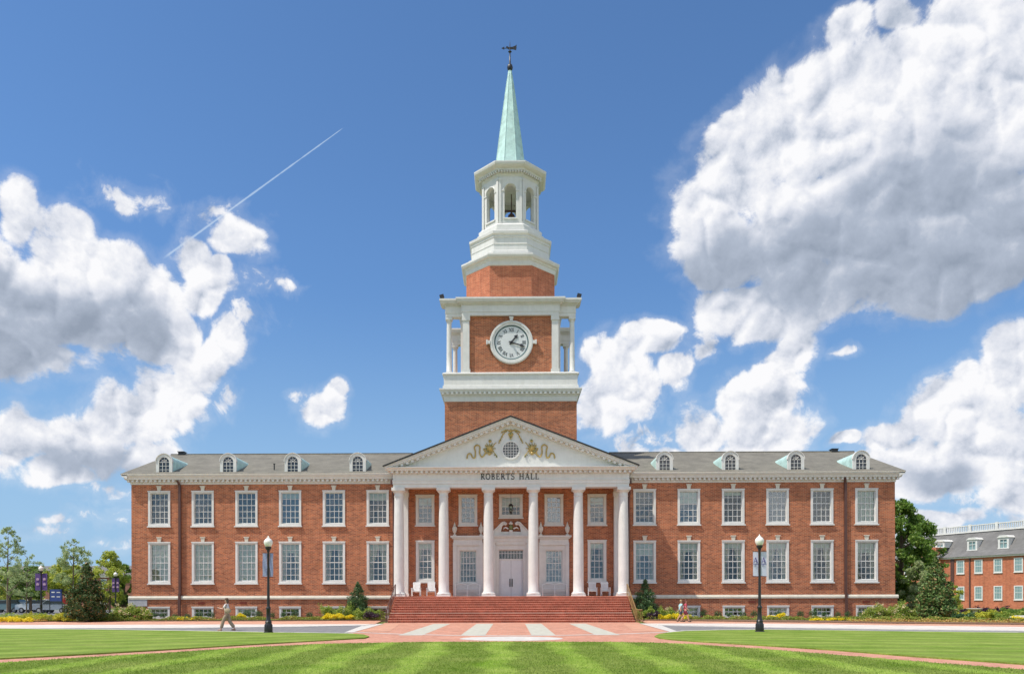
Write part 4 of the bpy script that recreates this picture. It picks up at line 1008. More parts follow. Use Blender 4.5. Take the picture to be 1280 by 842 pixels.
far = [(51.5, 706, 'black lamp post behind the left yellow shrubs near the parked cars'), (144.5, 714, 'black lamp post between the small magnolia and the left corner of the hall'),
       (1122.5, 721, 'black lamp post just beyond the right corner of the hall'), (85, 718, 'distant lamp post in the yellow green trees left of the small magnolia'), (3, 722, 'distant lamp post at the far left edge'), (70, 731, 'distant lamp post above the grey van beside the blue sign')]
FL = []
for x, y, lab in far:
    D = (4.62-CZ)*F/(HY-y); p = ray(x, HY)*(D/ray(x, HY).y)
    dup(LAMP, (p.x, p.y, 0), 0, lab); FL.append((p.x, p.y))
def bannermat(name, c, cloth=.6): return plain(name, c, .7, .05, 2)
MT['ban_white'] = bannermat('banner_white', (.60, .60, .74)); MT['ban_blue'] = bannermat('banner_blue', (.30, .33, .50)); MT['ban_purple'] = bannermat('banner_purple', (.10, .05, .20)); MT['ban_logo'] = bannermat('banner_logo', (.12, .10, .32)); MT['ban_gold'] = bannermat('banner_motif', (.45, .30, .42))
def banner(x, y, z0, z1, side, mat, label, motif=None, w=.30, wav=.02):
    t = thing('banner', (x + side*(.06 + w/2), y, z0), label, 'banner', 'banners on the lamp posts')
    b = MB(); n, m_ = 5, 10; h = z1-z0
    P = [[(-w/2 + w*i/n, wav*math.sin(j*.9 + i*1.1) , h*j/m_) for i in range(n+1)] for j in range(m_+1)]
    vs = [p for r in P for p in r] + [(p[0], p[1]+.006, p[2]) for r in P for p in r]; K_ = (n+1)*(m_+1); fs = []
    for j in range(m_):
        for i in range(n):
            a = j*(n+1)+i; fs += [(a, a+1, a+n+2, a+n+1), (K_+a, K_+a+n+1, K_+a+n+2, K_+a+1)]
    for j in range(m_): a = j*(n+1); fs += [(a, a+n+1, K_+a+n+1, K_+a), (a+n, K_+a+n, K_+a+2*n+1, a+2*n+1)]
    b.add(vs, fs); b.build('cloth', mat, t, t.location)
    if motif == 'A':
        b = MB(); zc = h*.54
        strokes_to(b, glyph_strokes('A')[0], lambda u, v: (-.12 + u*.24, zc + v*.26), -.035, -.029)
        b.box(-.12, .12, -.035, -.029, zc-.07, zc-.045)
        b.box(-.08, .08, -.034, -.029, zc-.14, zc-.125)
        b.build('emblem', MT['ban_logo'], t, t.location)
    elif motif == 'P':
        b = MB()
        for zc in (h*.66, h*.36):
            b.prism_y([(-.11, zc-.1), (.11, zc-.1), (.13, zc+.05), (0, zc+.13), (-.13, zc+.05)], -.036, -.029)
        b.build('emblem', MT['ban_gold'], t, t.location)
    return t
banner(lx, ly, 2.76, 3.90, -1, MT['ban_blue'], 'narrow blue grey banner on the left side of the lamp post on the left lawn', None, .22, .03)
banner(lx, ly, 2.76, 3.90, 1, MT['ban_blue'], 'narrow blue grey banner on the right side of the lamp post on the left lawn', None, .17, .03)
banner(rx, ry, 2.72, 3.90, -1, MT['ban_white'], 'pale lavender banner with purple letter, left of the lamp post on the right lawn', 'A', .25, .008)
banner(rx, ry, 2.72, 3.90, 1, MT['ban_white'], 'pale lavender banner with purple letter, right of the lamp post on the right lawn', 'A', .28, .008)
for i, nm in ((0, 'behind the left yellow shrubs'), (1, 'beside the small magnolia'), (2, 'beyond the right corner of the hall')):
    for s, sn in ((-1, 'left'), (1, 'right')):
        banner(FL[i][0], FL[i][1], 2.5, 4.0, s, MT['ban_purple'], 'dark purple banner, %s side of the lamp post %s' % (sn, nm), 'P', .48 if i != 1 else .34, .01)
# blue direction sign in the car park
p = ray(70, HY)*(88/ray(70, HY).y)
t = thing('sign', (p.x, p.y, 0), 'blue and white directional sign on posts beside the grey van', 'sign'); L0 = t.location
b = MB(); b.box(-.75, -.68, -.03, .03, 0, 2.9); b.box(.68, .75, -.03, .03, 0, 2.9); b.build('post', MT['black'], t, L0)
b = MB(); b.box(-.66, .66, -.04, .04, 1.5, 2.85); b.build('board', bannermat('sign_blue', (.03, .06, .22)), t, L0)
b = MB()
for z in (2.45, 1.95):
    b.box(-.5, -.12, -.052, -.0405, z, z+.13); b.box(.1, .5, -.052, -.0405, z, z+.1)
b.build('text_lines', MT['white'], t, L0)
p = ray(82.5, HY)*(84/ray(82.5, HY).y)
t = thing('road_sign', (p.x, p.y, 0), 'small round red stop sign on a post left of the small magnolia', 'sign'); L0 = t.location
b = MB(); b.lathe([(.035, 0), (.035, 2.2)], (0, 0, 0), 8); b.build('post', MT['greystone'], t, L0)
b = MB(); b.prism_y([(.36*math.cos(R(22.5+45*k)), 1.55+.36*math.sin(R(22.5+45*k))) for k in range(8)], -.06, -.04); b.build('plate', bannermat('sign_red', (.45, .03, .03)), t, L0)
# stone pedestal table in the right bed
p = ray(1218, HY)*(55/ray(1218, HY).y)
t = thing('birdbath', (p.x, p.y, .08), 'pale stone pedestal birdbath with wide flat top in the right flower bed', 'birdbath'); L0 = t.location
b = MB(); b.box(-.24, .24, -.24, .24, 0, .08); b.lathe([(.22, .08), (.17, .16), (.15, .3), (.17, .62), (.22, .70)], (0, 0, 0), 16); b.build('pedestal', MT['cream'], t, L0, 40)
b = MB(); b.lathe([(.2, .70), (.46, .77), (.50, .80), (.50, .84), (.44, .83), (.1, .79)], (0, 0, 0), 24); b.build('bowl', MT['cream'], t, L0, 40)
for x, y, w, h, D in ((1275, 770, 1.6, .5, 52),):
    p = ray(x, HY)*(D/ray(x, HY).y); b = MB(); b.ball((0, 0, h*.3), .5, 12, 8, (w, .8, h)); 
    for i, q in enumerate(b.v): b.v[i] = (q[0]*(1+.08*math.sin(i*2.3)), q[1]*(1+.1*math.sin(i*1.7)), max(q[2]*(1+.1*math.sin(i*3.1)), -.05))
    o = b.build('boulder', MT['concrete2'], None, (p.x, p.y, .1), 60); tag(o, 'large pale boulder at the right edge of the flower bed' if w > 1 else 'small grey stone in the right flower bed by the kerb', 'rock')
# picket fence
p = ray(1135, HY)*(72/ray(1135, HY).y)
t = thing('picket_fence', (p.x, p.y, 0), 'low white picket fence between the hall corner and the right magnolia', 'fence'); L0 = t.location
b = MB()
for i in range(18): b.box(i*.13, i*.13+.07, -.01, .01, .1, 1.0); 
b.box(0, 2.3, .012, .04, .3, .38); b.box(0, 2.3, .012, .04, .75, .83); b.build('pickets', MT['hwhite'], t, L0)
for x in (-.1, 2.35): b = MB(); b.box(x-.05, x+.05, -.05, .05, 0, 1.1); b.build('post', MT['hwhite'], t, L0)
# ------------------------------------------------------------------ vehicles
def carmat(name, c):
    m, nt, b = newmat(name); b.inputs['Base Color'].default_value = (*c, 1); b.inputs['Roughness'].default_value = .3; b.inputs['Metallic'].default_value = .3; b.inputs['Coat Weight'].default_value = .6; return m
def car(label, x, y, paint, rot, kind_='suv'):
    t = thing('parked_car', (x, y, 0), label, 'car', 'cars parked beyond the left flower bed'); t.rotation_euler = (0, 0, rot); L0 = t.location
    if kind_ == 'suv':
        prof = [(-2.3, .42), (-2.32, .95), (-2.15, 1.08), (-1.2, 1.18), (-.55, 1.66), (1.75, 1.70), (2.2, 1.15), (2.3, .9), (2.28, .42)]; glass = [(-1.02, 1.2), (-.5, 1.60), (1.65, 1.63), (2.02, 1.2)]
    else:
        prof = [(-2.3, .38), (-2.32, .72), (-2.1, .86), (-1.05, .98), (-.35, 1.40), (.85, 1.42), (1.65, 1.05), (2.25, .98), (2.3, .38)]; glass = [(-.95, 1.0), (-.32, 1.34), (.8, 1.36), (1.4, 1.03)]
    b = MB(); rings = []
    for yy, s in ((-.88, .93), (-.84, 1.0), (.84, 1.0), (.88, .93)):
        rings.append([(px*(.985 if abs(yy) > .86 else 1), yy*(1 - .16*max(0, pz-1.0)/.6), pz*(.985 if abs(yy) > .86 else 1)) for px, pz in prof])
    b.loft(rings); b.build('body', paint, t, L0, 35)
    b = MB(); 
    for s in (-1, 1): b.prism_y(glass, s*.80, s*.885)
    b.build('side_window', MT['dglass'], t, L0)
    for s in (-1, 1):
        for wx in (-1.45, 1.4):
            b = MB(); b.lathe([(.34, -.1), (.34, .1)], (0, 0, 0), 18); b.v = [(wx + px, s*.82 + pz, .34 + py) for px, py, pz in b.v]; w_ = b.build('tyre', MT['black'], t, L0)
            b = MB(); b.lathe([(.2, -.115), (.2, .115)], (0, 0, 0), 12); b.v = [(wx + px, s*.82 + pz, .34 + py) for px, py, pz in b.v]; q = b.build('rim', MT['greystone'], t, L0)
        b = MB(); b.box(-2.34, -2.2, s*.5-.15, s*.5+.15, .72, .86); b.build('headlight', MT['globe'], t, L0)
        b = MB(); b.box(2.2, 2.33, s*.65-.1, s*.65+.1, .8, 1.05); b.build('tail_light', bannermat('tail_red', (.4, .02, .02)), t, L0)
    return t
def cp(x, D): p = ray(x, HY)*(D/ray(x, HY).y); return p.x, p.y
car('silver estate car parked broadside, left of the grey van', *cp(46, 99), carmat('paint_silver', (.55, .57, .58)), 0, 'suv')
car('grey blue van parked broadside nearest the small magnolia', *cp(68, 97), carmat('paint_grey', (.32, .36, .42)), .05, 'suv')
car('white saloon car seen behind the left end of the flower bed', *cp(26, 104), carmat('paint_white', (.75, .75, .74)), .1, 'saloon')
car('dark teal car parked at the far left edge', *cp(10, 100), carmat('paint_teal', (.12, .18, .18)), 0, 'suv')
# ------------------------------------------------------------------ neighbouring buildings
def simple_windows(owner, base, dirv, items, mats, w=1.35, h=2.15):
    """items: (t along, z0)"""
    a = math.atan2(dirv.y, dirv.x); n = Vector((dirv.y, -dirv.x, 0))
    f = MB(); c = .16
    f.box(-w/2, -w/2+c, -.07, .02, 0, h); f.box(w/2-c, w/2, -.07, .02, 0, h); f.box(-w/2+c, w/2-c, -.07, .02, h-c, h); f.box(-w/2+c, w/2-c, -.07, .02, 0, c)
    f.box(-w/2-.05, w/2+.05, -.12, .02, -.1, -.002); f.box(-w/2+c, w/2-c, -.05, .0, h/2-.035, h/2+.035)
    for k in (-1, 1): f.box(k*w/6-.012, k*w/6+.012, -.04, -.01, c, h-c)
    for z in (h*.27, h*.75): f.box(-w/2+c, w/2-c, -.042, -.012, z-.012, z+.012)
    p = MB(); p.box(-w/2+c-.01, w/2-c+.01, -.02, -.008, c-.01, h-c+.01)
    fm, pm = f.mesh('window', MT['white']), p.mesh('pane', MT['pane2'])
    for t_, z0 in items:
        q = base + dirv*t_ + n*.012; q = Vector((q.x, q.y, z0))
        o = part(fm, 'window', owner, q, a); pp = link('pane', pm, o, (0, 0, 0), 0, world=False); ALLCH.setdefault(o.name, []).append(pp)
m_, nt_, b_ = newmat('hazy_pane'); b_.inputs['Base Color'].default_value = (.22, .33, .33, 1); b_.inputs['Roughness'].default_value = .15; b_.inputs['Specular IOR Level'].default_value = .8; MT['pane2'] = m_
# right neighbour: facade line
P1 = Vector((*cp(1165, 131), 0)); P2 = Vector((*cp(1280, 117), 0)); dv = (P2-P1).normalized(); nv = Vector((dv.y, -dv.x, 0)); LF = (P2-P1).length + 24
NB = thing('brick_annex', tuple(P1), 'orange brick building with grey mansard roof, dormers and white rooftop balustrade at right', 'building')
def facepts(t_, off, z): q = P1 + dv*t_ - nv*off; return (q.x, q.y, z)
def slab(b, t0, t1, o0, o1, z0, z1):
    b.loft([[facepts(t0, o0, z0), facepts(t1, o0, z0), facepts(t1, o1, z0), facepts(t0, o1, z0)], [facepts(t0, o0, z1), facepts(t1, o0, z1), facepts(t1, o1, z1), facepts(t0, o1, z1)]])
b = MB(); slab(b, -14, LF, 0, 12, -.5, 8.2); slab(b, -14, 1.8, -1.2, 0, -.5, 8.2); slab(b, -2.5, 1.6, -1.1, 1.0, 8.4, 10.0); b.buildw('wall', MT['brick2'], NB)
b = MB(); slab(b, -14, LF, -.35, .3, 8.0, 8.25); slab(b, -14, 2.2, -1.7, -1.2, 8.0, 8.25); b.buildw('cornice', MT['soffit'], NB)
b = MB()
b.loft([[facepts(t_, -.5, 8.25), facepts(t_, 1.2, 9.2), facepts(t_, 3.6, 12.35), facepts(t_, 12, 12.4), facepts(t_, 12, 8.25)] for t_ in (-14, LF)])
b.loft([[facepts(t_, -1.75, 8.25), facepts(t_, .0, 8.9), facepts(t_, 1.2, 9.2), facepts(t_, 1.2, 8.25)] for t_ in (-14, 2.25)])
b.buildw('roof', MT['roof2'], NB)
b = MB(); slab(b, -14, LF, 3.4, 3.75, 12.35, 12.6); slab(b, -14, LF, 3.45, 3.7, 13.45, 13.6)
k = -14
while k < LF:
    slab(b, k, k+.45, 3.4, 3.75, 12.6, 13.72)
    for j in range(1, 13):
        slab(b, k+.45+j*.31, k+.45+j*.31+.11, 3.5, 3.64, 12.6, 13.45)
    k += 4.5
b.buildw('balustrade', MT['white'], NB)
tt = []
def tpix(x, off=0):   # facade parameter seen at pixel column x
    best = min((abs((lambda q: (q.x*rt.x+q.y*rt.y)/(q.x*fw.x+q.y*fw.y)*F + CX - x)(P1 + dv*t_*.05 - nv*off)), t_*.05) for t_ in range(-300, 900)); return best[1]
for x in (1201, 1223.6, 1248, 1273.5): tt.append(tpix(x))
sp_ = (tt[3]-tt[0])/3
cols_ = tt + [tt[3]+sp_*(i+1) for i in range(4)]
simple_windows(NB, P1, dv, [(t_, 5.55) for t_ in cols_] + [(t_, 1.35) for t_ in cols_], None)
q_ = [tpix(1171), tpix(1141)]
simple_windows(NB, P1 + nv*1.2, dv, [(q_[0]+.6, 5.4), (q_[0]+.6, 1.3), (q_[1], 5.4), (q_[1], 1.3)], None)
for x in (1191,): 
    b = MB(); t_ = tpix(x); slab(b, t_-.3, t_+.3, -.12, 0, 0, 8); b.buildw('downspout', MT['bronze'], NB)
b = MB(); t_ = tpix(1212.5); slab(b, t_-.12, t_+.12, -.12, 0, 0, 8); b.buildw('downspout', MT['bronze'], NB)
for x, small in ((1180, 1), (1217.5, 0), (1256.5, 0), (1296, 0)):
    t_ = tpix(x, 1.6); b = MB(); o = 1.2 if not small else .6; z0 = 9.25 if not small else 10.0; z1 = 11.3
    slab(b, t_-.85, t_-.55, o, o+2.4, z0, z1-.3); slab(b, t_+.55, t_+.85, o, o+2.4, z0, z1-.3); slab(b, t_-.55, t_+.55, o, o+.2, z1-.62, z1-.3); slab(b, t_-.9, t_+.9, o-.06, o+.2, z0-.02, z0+.15)
    slab(b, t_-.55, t_+.55, o+.05, o+.12, (z0+z1)/2-.12, (z0+z1)/2-.05); slab(b, t_-.03, t_+.03, o+.05, o+.12, z0, z1-.5)
    b.loft([[facepts(t_-.98, oo, z1-.3), facepts(t_+.98, oo, z1-.3), facepts(t_+.5, oo, z1+.05), facepts(t_-.5, oo, z1+.05)] for oo in (o-.15, o+3)])
    d = b.buildw('dormer', MT['white'], NB)
    b = MB(); slab(b, t_-.6, t_+.6, o+.15, o+.2, z0, z1-.3); b.buildw('pane', MT['pane2'], d)
# left far building
B1 = Vector((*cp(-40, 150), 0)); B2 = Vector((*cp(200, 150), 0))
FB = thing('distant_building', tuple(B1), 'long low brick building with grey roof far behind the left trees', 'building')
Lb = (B2-B1).length; dv2 = (B2-B1).normalized(); nv2 = Vector((dv2.y, -dv2.x, 0))
def fp2(t_, off, z): q = B1 + dv2*t_ - nv2*off; return (q.x, q.y, z)
def slab2(b, t0, t1, o0, o1, z0, z1):
    b.loft([[fp2(t0, o0, z0), fp2(t1, o0, z0), fp2(t1, o1, z0), fp2(t0, o1, z0)], [fp2(t0, o0, z1), fp2(t1, o0, z1), fp2(t1, o1, z1), fp2(t0, o1, z1)]])
b = MB(); slab2(b, 0, Lb, 0, 14, 0, 6.3); b.buildw('wall', MT['brick_far'], FB)
b = MB(); slab2(b, 0, Lb, -.4, 0, 6.0, 6.5); b.buildw('cornice', MT['cream'], FB)
b = MB(); b.loft([[fp2(t_, -.5, 6.5), fp2(t_, 7, 8.5 if t_ < 1 else 8.6), fp2(t_, 14, 6.5)] for t_ in (0, Lb)]); b.buildw('roof', MT['roof2'], FB)
simple_windows(FB, B1, dv2, [(1.8+i*3.1, z) for i in range(12) for z in (.9, 3.9)], None, 1.3, 1.8)
# ------------------------------------------------------------------ people (skinned skeletons)
def skinmesh(name, joints, edges, mat, sub=2, root=0):
    me = bpy.data.meshes.new(name); me.from_pydata([j[0] for j in joints], edges, [])
    o = bpy.data.objects.new('tmp', me); COL.objects.link(o)
    o.modifiers.new('s', 'SKIN')
    for i, j in enumerate(joints):
        r = j[1]; me.skin_vertices[0].data[i].radius = r if isinstance(r, tuple) else (r, r)
    me.skin_vertices[0].data[root].use_root = True
    sm = o.modifiers.new('u', 'SUBSURF'); sm.levels = sub; sm.render_levels = sub
    dg = bpy.context.evaluated_depsgraph_get(); dg.update()
    res = bpy.data.meshes.new_from_object(o.evaluated_get(dg)); res.name = name
    bpy.data.objects.remove(o); res.materials.clear(); res.materials.append(mat); res.shade_smooth(); return res
def merge(name, meshes, mat):
    b = MB()
    for m in meshes:
        b.add([tuple(v.co) for v in m.vertices], [tuple(p.vertices) for p in m.polygons])
    me = bpy.data.meshes.new(name); me.from_pydata(b.v, [], b.f); me.materials.append(mat); me.update(); me.shade_smooth(); return me
MT['skin'] = plain('skin', (.52, .30, .21), .55, .05)
def person(label, loc, rot, H, pose, shirt, trousers, haircol, longhair, tunic=False, hold=None, wide=1.0, shorts=False):
    """faces -X in local space (walking left); pose gives leg swing and arm targets"""
    t = thing('person', loc, label, 'person', None, rot); k = H/1.72; S = lambda x, y, z: (x*k, y*k, z*k)
    sw = pose['swing']; lean = pose.get('lean', 0)
    hip = (0, 0, .92); chest = (-lean, 0, 1.28); neck = (-lean*1.2, 0, 1.46); head = (-lean*1.3-.015, 0, 1.60)
    legs = []
    for s, d in ((-1, sw), (1, -sw)):
        kn = (-.30*d - .05, s*.09, .49) ; an = (-.62*d + (.06 if d < 0 else 0), s*.085, .09 + (.05 if d < 0 else 0))
        legs.append(((-.02*d, s*.09, .88), kn, an))
    J = [(S(*hip), .115*k), (S(-lean*.5, 0, 1.08), (.10*k, .125*k)), (S(*chest), (.10*k, .15*k)), (S(*neck), .05*k), (S(-lean*1.25, 0, 1.50), .048*k)]; E = [(0, 1), (1, 2), (2, 3), (3, 4)]
    J += [(S(-lean*1.3-.01, 0, 1.56), (.075*k, .062*k)), (S(head[0], 0, 1.63), (.095*k, .074*k)), (S(head[0]+.01, 0, 1.69), (.075*k, .06*k))]; E += [(4, 5), (5, 6), (6, 7)]
    for (a, kn, an) in legs:
        i = len(J); toe = (an[0]-.16, an[1], .035 + max(0, an[2]-.1)*.2)
        J += [(S(*a), .085*k), (S(*kn), .058*k), (S(*an), .040*k), (S(an[0]-.03, an[1], max(.04, an[2]-.05)), .042*k), (S(*toe), .032*k)]
        E += [(0, i), (i, i+1), (i+1, i+2), (i+2, i+3), (i+3, i+4)]
    hands = []
    for s, (el, wr) in zip((-1, 1), pose['arms']):
        i = len(J); sh = (chest[0], s*.17, 1.40)
        J += [(S(*sh), .05*k), (S(*el), .038*k), (S(*wr), .026*k)]; E += [(2, i), (i, i+1), (i+1, i+2)]
        d = (Vector(wr)-Vector(el)).normalized(); hands.append((Vector(wr), d, s))
        J += [(S(*(Vector(wr)+d*.05)), (.036*k, .022*k)), (S(*(Vector(wr)+d*.09)), (.036*k, .02*k))]; E += [(i+2, i+3), (i+3, i+4)]
    body = skinmesh('b', J, E, MT['skin'])
    ms = [body]
    for wr, d, s in hands:   # five fingers
        side = d.cross(Vector((0, 0, 1))).normalized() if abs(d.z) < .9 else Vector((0, 1, 0)); dn = side.cross(d).normalized(); dn = dn if dn.z < 0 else -dn
        for fi, ln in enumerate((.06, .072, .07, .055)):
            o0 = wr + d*.08 + side*(.027 - fi*.018); p1 = o0 + d*ln*.55; p2 = p1 + (d*.7 + dn*.7)*ln*.5
            ms.append(skinmesh('f', [(S(*o0), .009*k), (S(*p1), .0085*k), (S(*p2), .007*k)], [(0, 1), (1, 2)], MT['skin'], 1))
        o0 = wr + d*.03 + side*.03*s; p1 = o0 + side*.03*s + d*.025; p2 = p1 + d*.035
        ms.append(skinmesh('f', [(S(*o0), .011*k), (S(*p1), .010*k), (S(*p2), .008*k)], [(0, 1), (1, 2)], MT['skin'], 1))
    # face: nose, ears, lips
    fb = MB(); hx = head[0]*k
    fb.ball((hx-.098*k, 0, 1.625*k), .016*k, 8, 6, (1.1, .7, 1.3)); fb.ball((hx-.088*k, 0, 1.578*k), .02*k, 8, 5, (.6, 1.1, .4))
    for s in (-1, 1): fb.ball((hx+.005*k, s*.078*k, 1.62*k), .022*k, 7, 6, (.7, .35, 1.2))
    ms.append(fb.mesh('n', MT['skin']))
    bo = merge('body', ms, MT['skin'])
    bodyo = part(bo, 'body', t, t.location)
    L0 = t.location
    fb = MB()
    for s in (-1, 1): fb.ball((hx-.086*k, s*.03*k, 1.645*k), .012*k, 7, 5)
    fb.build('eyes', MT['ink'], t, L0)
    # hair
    hb = MB(); hb.ball((hx+.022*k, 0, 1.665*k), .105*k, 14, 10, (1.02, .86, .93))
    if longhair: hb.ball((hx+.07*k, 0, 1.57*k), .085*k, 12, 8, (.75, .95, 1.5))
    hb.build('hair', haircol, t, L0, True)
    # shirt
    J = [(S(0, 0, .93 if not tunic else .80), (.145*k, .16*k) if not tunic else (.19*k, .19*k)), (S(-lean*.5, 0, 1.10), (.118*k, .14*k)), (S(*chest), (.118*k, .168*k)), (S(-lean*1.1, 0, 1.43), (.07*k, .09*k))]; E = [(0, 1), (1, 2), (2, 3)]
    for s, (el, wr) in zip((-1, 1), pose['arms']):
        i = len(J); sh = Vector((chest[0], s*.17, 1.39)); e = Vector(el); J += [(S(*sh), .062*k), (S(*(sh+(e-sh)*.75)), .052*k)]; E += [(2, i), (i, i+1)]
    part(skinmesh('shirt', J, E, shirt, 2, 1), 'shirt', t, t.location)
    # trousers
    J = [(S(0, 0, .95), (.125*k, .15*k)), (S(0, 0, .88), (.13*k, .15*k))]; E = [(0, 1)]
    for (a, kn, an) in legs:
        i = len(J); lo = Vector(kn)+(Vector(an)-Vector(kn))*(.88 if not shorts else -.25)
        J += [(S(*a), .105*k), (S(*((Vector(a)+Vector(kn))/2)), .088*k*wide), ]
        E += [(1, i), (i, i+1)]
        if not shorts: J += [(S(*kn), .076*k*wide), (S(*lo), .072*k*wide*wide)]; E += [(i+1, i+2), (i+2, i+3)]
        else: J += [(S(*(Vector(a)+(Vector(kn)-Vector(a))*.85)), .08*k)]; E += [(i+1, i+2)]
    part(skinmesh('trousers', J, E, trousers, 2, 0), 'trousers', t, t.location)
    for (a, kn, an) in legs:
        b = MB(); x0 = an[0]*k; b.ball((x0-.06*k, an[1]*k, .035*k + max(0, an[2]-.1)*k*.6), .13*k, 12, 7, (1.05, .38, .34)); b.build('shoe', hold['shoe'] if hold else MT['black'], t, L0, True)
    return t
cloth = lambda n, c: plain(n, c, .85, .12, 9)
px, py = gp(284, 787.2)
shoe1 = cloth('sandal', (.35, .2, .13))
person('woman in white blouse and wide brown trousers walking left, holding a phone out', (px, py, .0), 0, 1.70,
       dict(swing=.5, lean=.03, arms=[((-.16, -.22, 1.16), (-.38, -.16, 1.22)), ((-.12, .22, 1.14), (-.36, .12, 1.20))]),
       cloth('blouse', (.74, .71, .69)), cloth('brown_trousers', (.33, .25, .17)), plain('brown_hair', (.10, .055, .03)), True, tunic=False, hold={'shoe': shoe1}, wide=1.18)
ph = thing('phone', (px-.50, py, 1.19), 'small dark phone held out in the walking woman\'s hands', 'phone'); b = MB(); b.cbox((0, 0, .04), (.012, .075, .15), 0, .5); b.build('case', MT['black'], ph, ph.location); b = MB(); b.cbox((.0075, 0, .044), (.002, .066, .13), 0, .5); b.build('screen', MT['dglass'], ph, ph.location)
bg = thing('handbag', (px+.12, py-.26, .92), 'tan shoulder bag hanging at the walking woman\'s hip', 'handbag'); b = MB(); b.ball((0, 0, .13), .16, 12, 8, (1.1, .45, .9)); b.build('pouch', cloth('tan_bag', (.36, .28, .18)), bg, bg.location, 60)
b = MB(); b.tube([(-.12, 0, .2), (-.1, .04, .40), (-.06, .10, .56)], .012, 5); b.tube([(.12, 0, .2), (.05, .04, .42), (-.06, .10, .56)], .012, 5); b.build('strap', MT['bronze'], bg, bg.location)
a, c = gp(850.5, 777.6)
person('person in pale teal top and dark shorts, left of the pair right of the steps', (a, c, .035), PI+.25, 1.50,
       dict(swing=.45, lean=.04, arms=[((.06, -.22, 1.15), (-.1, -.25, .98)), ((.10, .21, 1.16), (.12, .24, .94))]),
       cloth('teal_top', (.36, .62, .64)), cloth('navy_shorts', (.05, .07, .10)), plain('blond_hair', (.35, .25, .13)), False, shorts=True)
a, c = gp(856.5, 777.8)
person('person in raspberry pink top with dark red hair, right of the walking pair', (a, c, .035), PI-.2, 1.52,
       dict(swing=-.45, lean=.03, arms=[((.10, -.21, 1.15), (.02, -.24, .95)), ((-.02, .22, 1.15), (-.18, .22, 1.0))]),
       cloth('pink_top', (.50, .07, .12)), cloth('maroon_shorts', (.20, .03, .05)), plain('red_hair', (.12, .03, .02)), True, shorts=True)
# ------------------------------------------------------------------ plants
RNG = np.random.default_rng(11)
def leaves(P, size, mat, name, flat=.0, aspect=.5, rng=RNG):
    """quads ("leaves") centred on points P"""
    n = len(P); a = rng.normal(size=(n, 3)); a /= np.linalg.norm(a, axis=1)[:, None]
    if flat: a[:, 2] *= (1-flat); a /= np.linalg.norm(a, axis=1)[:, None]
    r = rng.normal(size=(n, 3)); b_ = np.cross(a, r); b_ /= np.linalg.norm(b_, axis=1)[:, None]
    s = size*rng.uniform(.65, 1.35, n)[:, None]
    v = np.stack([P - a*s, P - b_*s*aspect, P + a*s, P + b_*s*aspect], 1)
    return fastmesh(name, v.reshape(-1, 3), 4, mat)
def clump_pts(centers, radii, n, rng=RNG, shell=.55):
    idx = rng.choice(len(centers), n, p=radii**2/np.sum(radii**2))
    d = rng.normal(size=(n, 3)); d /= np.linalg.norm(d, axis=1)[:, None]
    r = rng.uniform(0, 1, n)**shell
    return centers[idx] + d*(radii[idx]*r)[:, None]*np.array([1, 1, .85])
MT['mag'] = leafmat('magnolia_leaf', (.03, .07, .018), (.09, .15, .045), (.34, .19, .07), rough=.5, trans=.08)
MT['mag_l'] = leafmat('magnolia_leaf_light', (.05, .11, .025), (.16, .26, .07), (.42, .27, .12), rough=.5, trans=.12)
MT['con'] = leafmat('conifer_leaf', (.03, .085, .03), (.09, .17, .06), (.16, .22, .07), rough=.5, trans=.1)
MT['oak'] = leafmat('oak_leaf', (.08, .17, .025), (.21, .34, .06), (.30, .40, .09), trans=.45)
MT['oak_y'] = leafmat('young_leaf', (.30, .38, .05), (.56, .60, .12), (.66, .62, .16), trans=.55)
MT['oak_g'] = leafmat('pale_leaf', (.28, .38, .16), (.48, .56, .28), (.55, .55, .34), trans=.55)
MT['box'] = leafmat('boxwood_leaf', (.025, .07, .025), (.08, .17, .05), rough=.5, trans=.1)
MT['hyd'] = leafmat('hydrangea_leaf', (.16, .28, .04), (.38, .48, .09), (.56, .52, .14), trans=.45)
MT['hydf'] = leafmat('hydrangea_bloom', (.72, .70, .36), (.78, .56, .40), (.66, .72, .36), trans=.2)
MT['yel'] = leafmat('yellow_flower', (.80, .66, .02), (.90, .76, .04), (.62, .60, .04), trans=.3)
MT['ygr'] = leafmat('yellow_green_leaf', (.34, .40, .04), (.64, .62, .07), (.70, .60, .06), trans=.35)
MT['org'] = leafmat('orange_flower', (.50, .24, .08), (.58, .44, .12), (.32, .40, .08), trans=.2)
MT['pur'] = leafmat('purple_leaf', (.03, .015, .03), (.07, .03, .07), rough=.5, trans=.1)
MT['gcov'] = leafmat('ground_cover_leaf', (.14, .24, .03), (.34, .38, .07), (.55, .34, .10), trans=.25)
def trunk(t, L0, H, r, lean=0.0, limbs=(), name='trunk'):
    b = MB(); b.tube([(0, 0, -.05), (lean*.3, 0, H*.35), (lean, 0, H)], [r*1.25, r, r*.45], 8)
    for (z, az, ln, up) in limbs:
        p0 = Vector((lean*z/H, 0, z)); d = Vector((math.cos(az), math.sin(az), up)).normalized()
        b.tube([p0, p0 + d*ln*.5, p0 + d*ln + Vector((0, 0, ln*.15))], [r*.5, r*.32, r*.12], 5)
    b.build(name, MT['bark'], t, L0, 60)
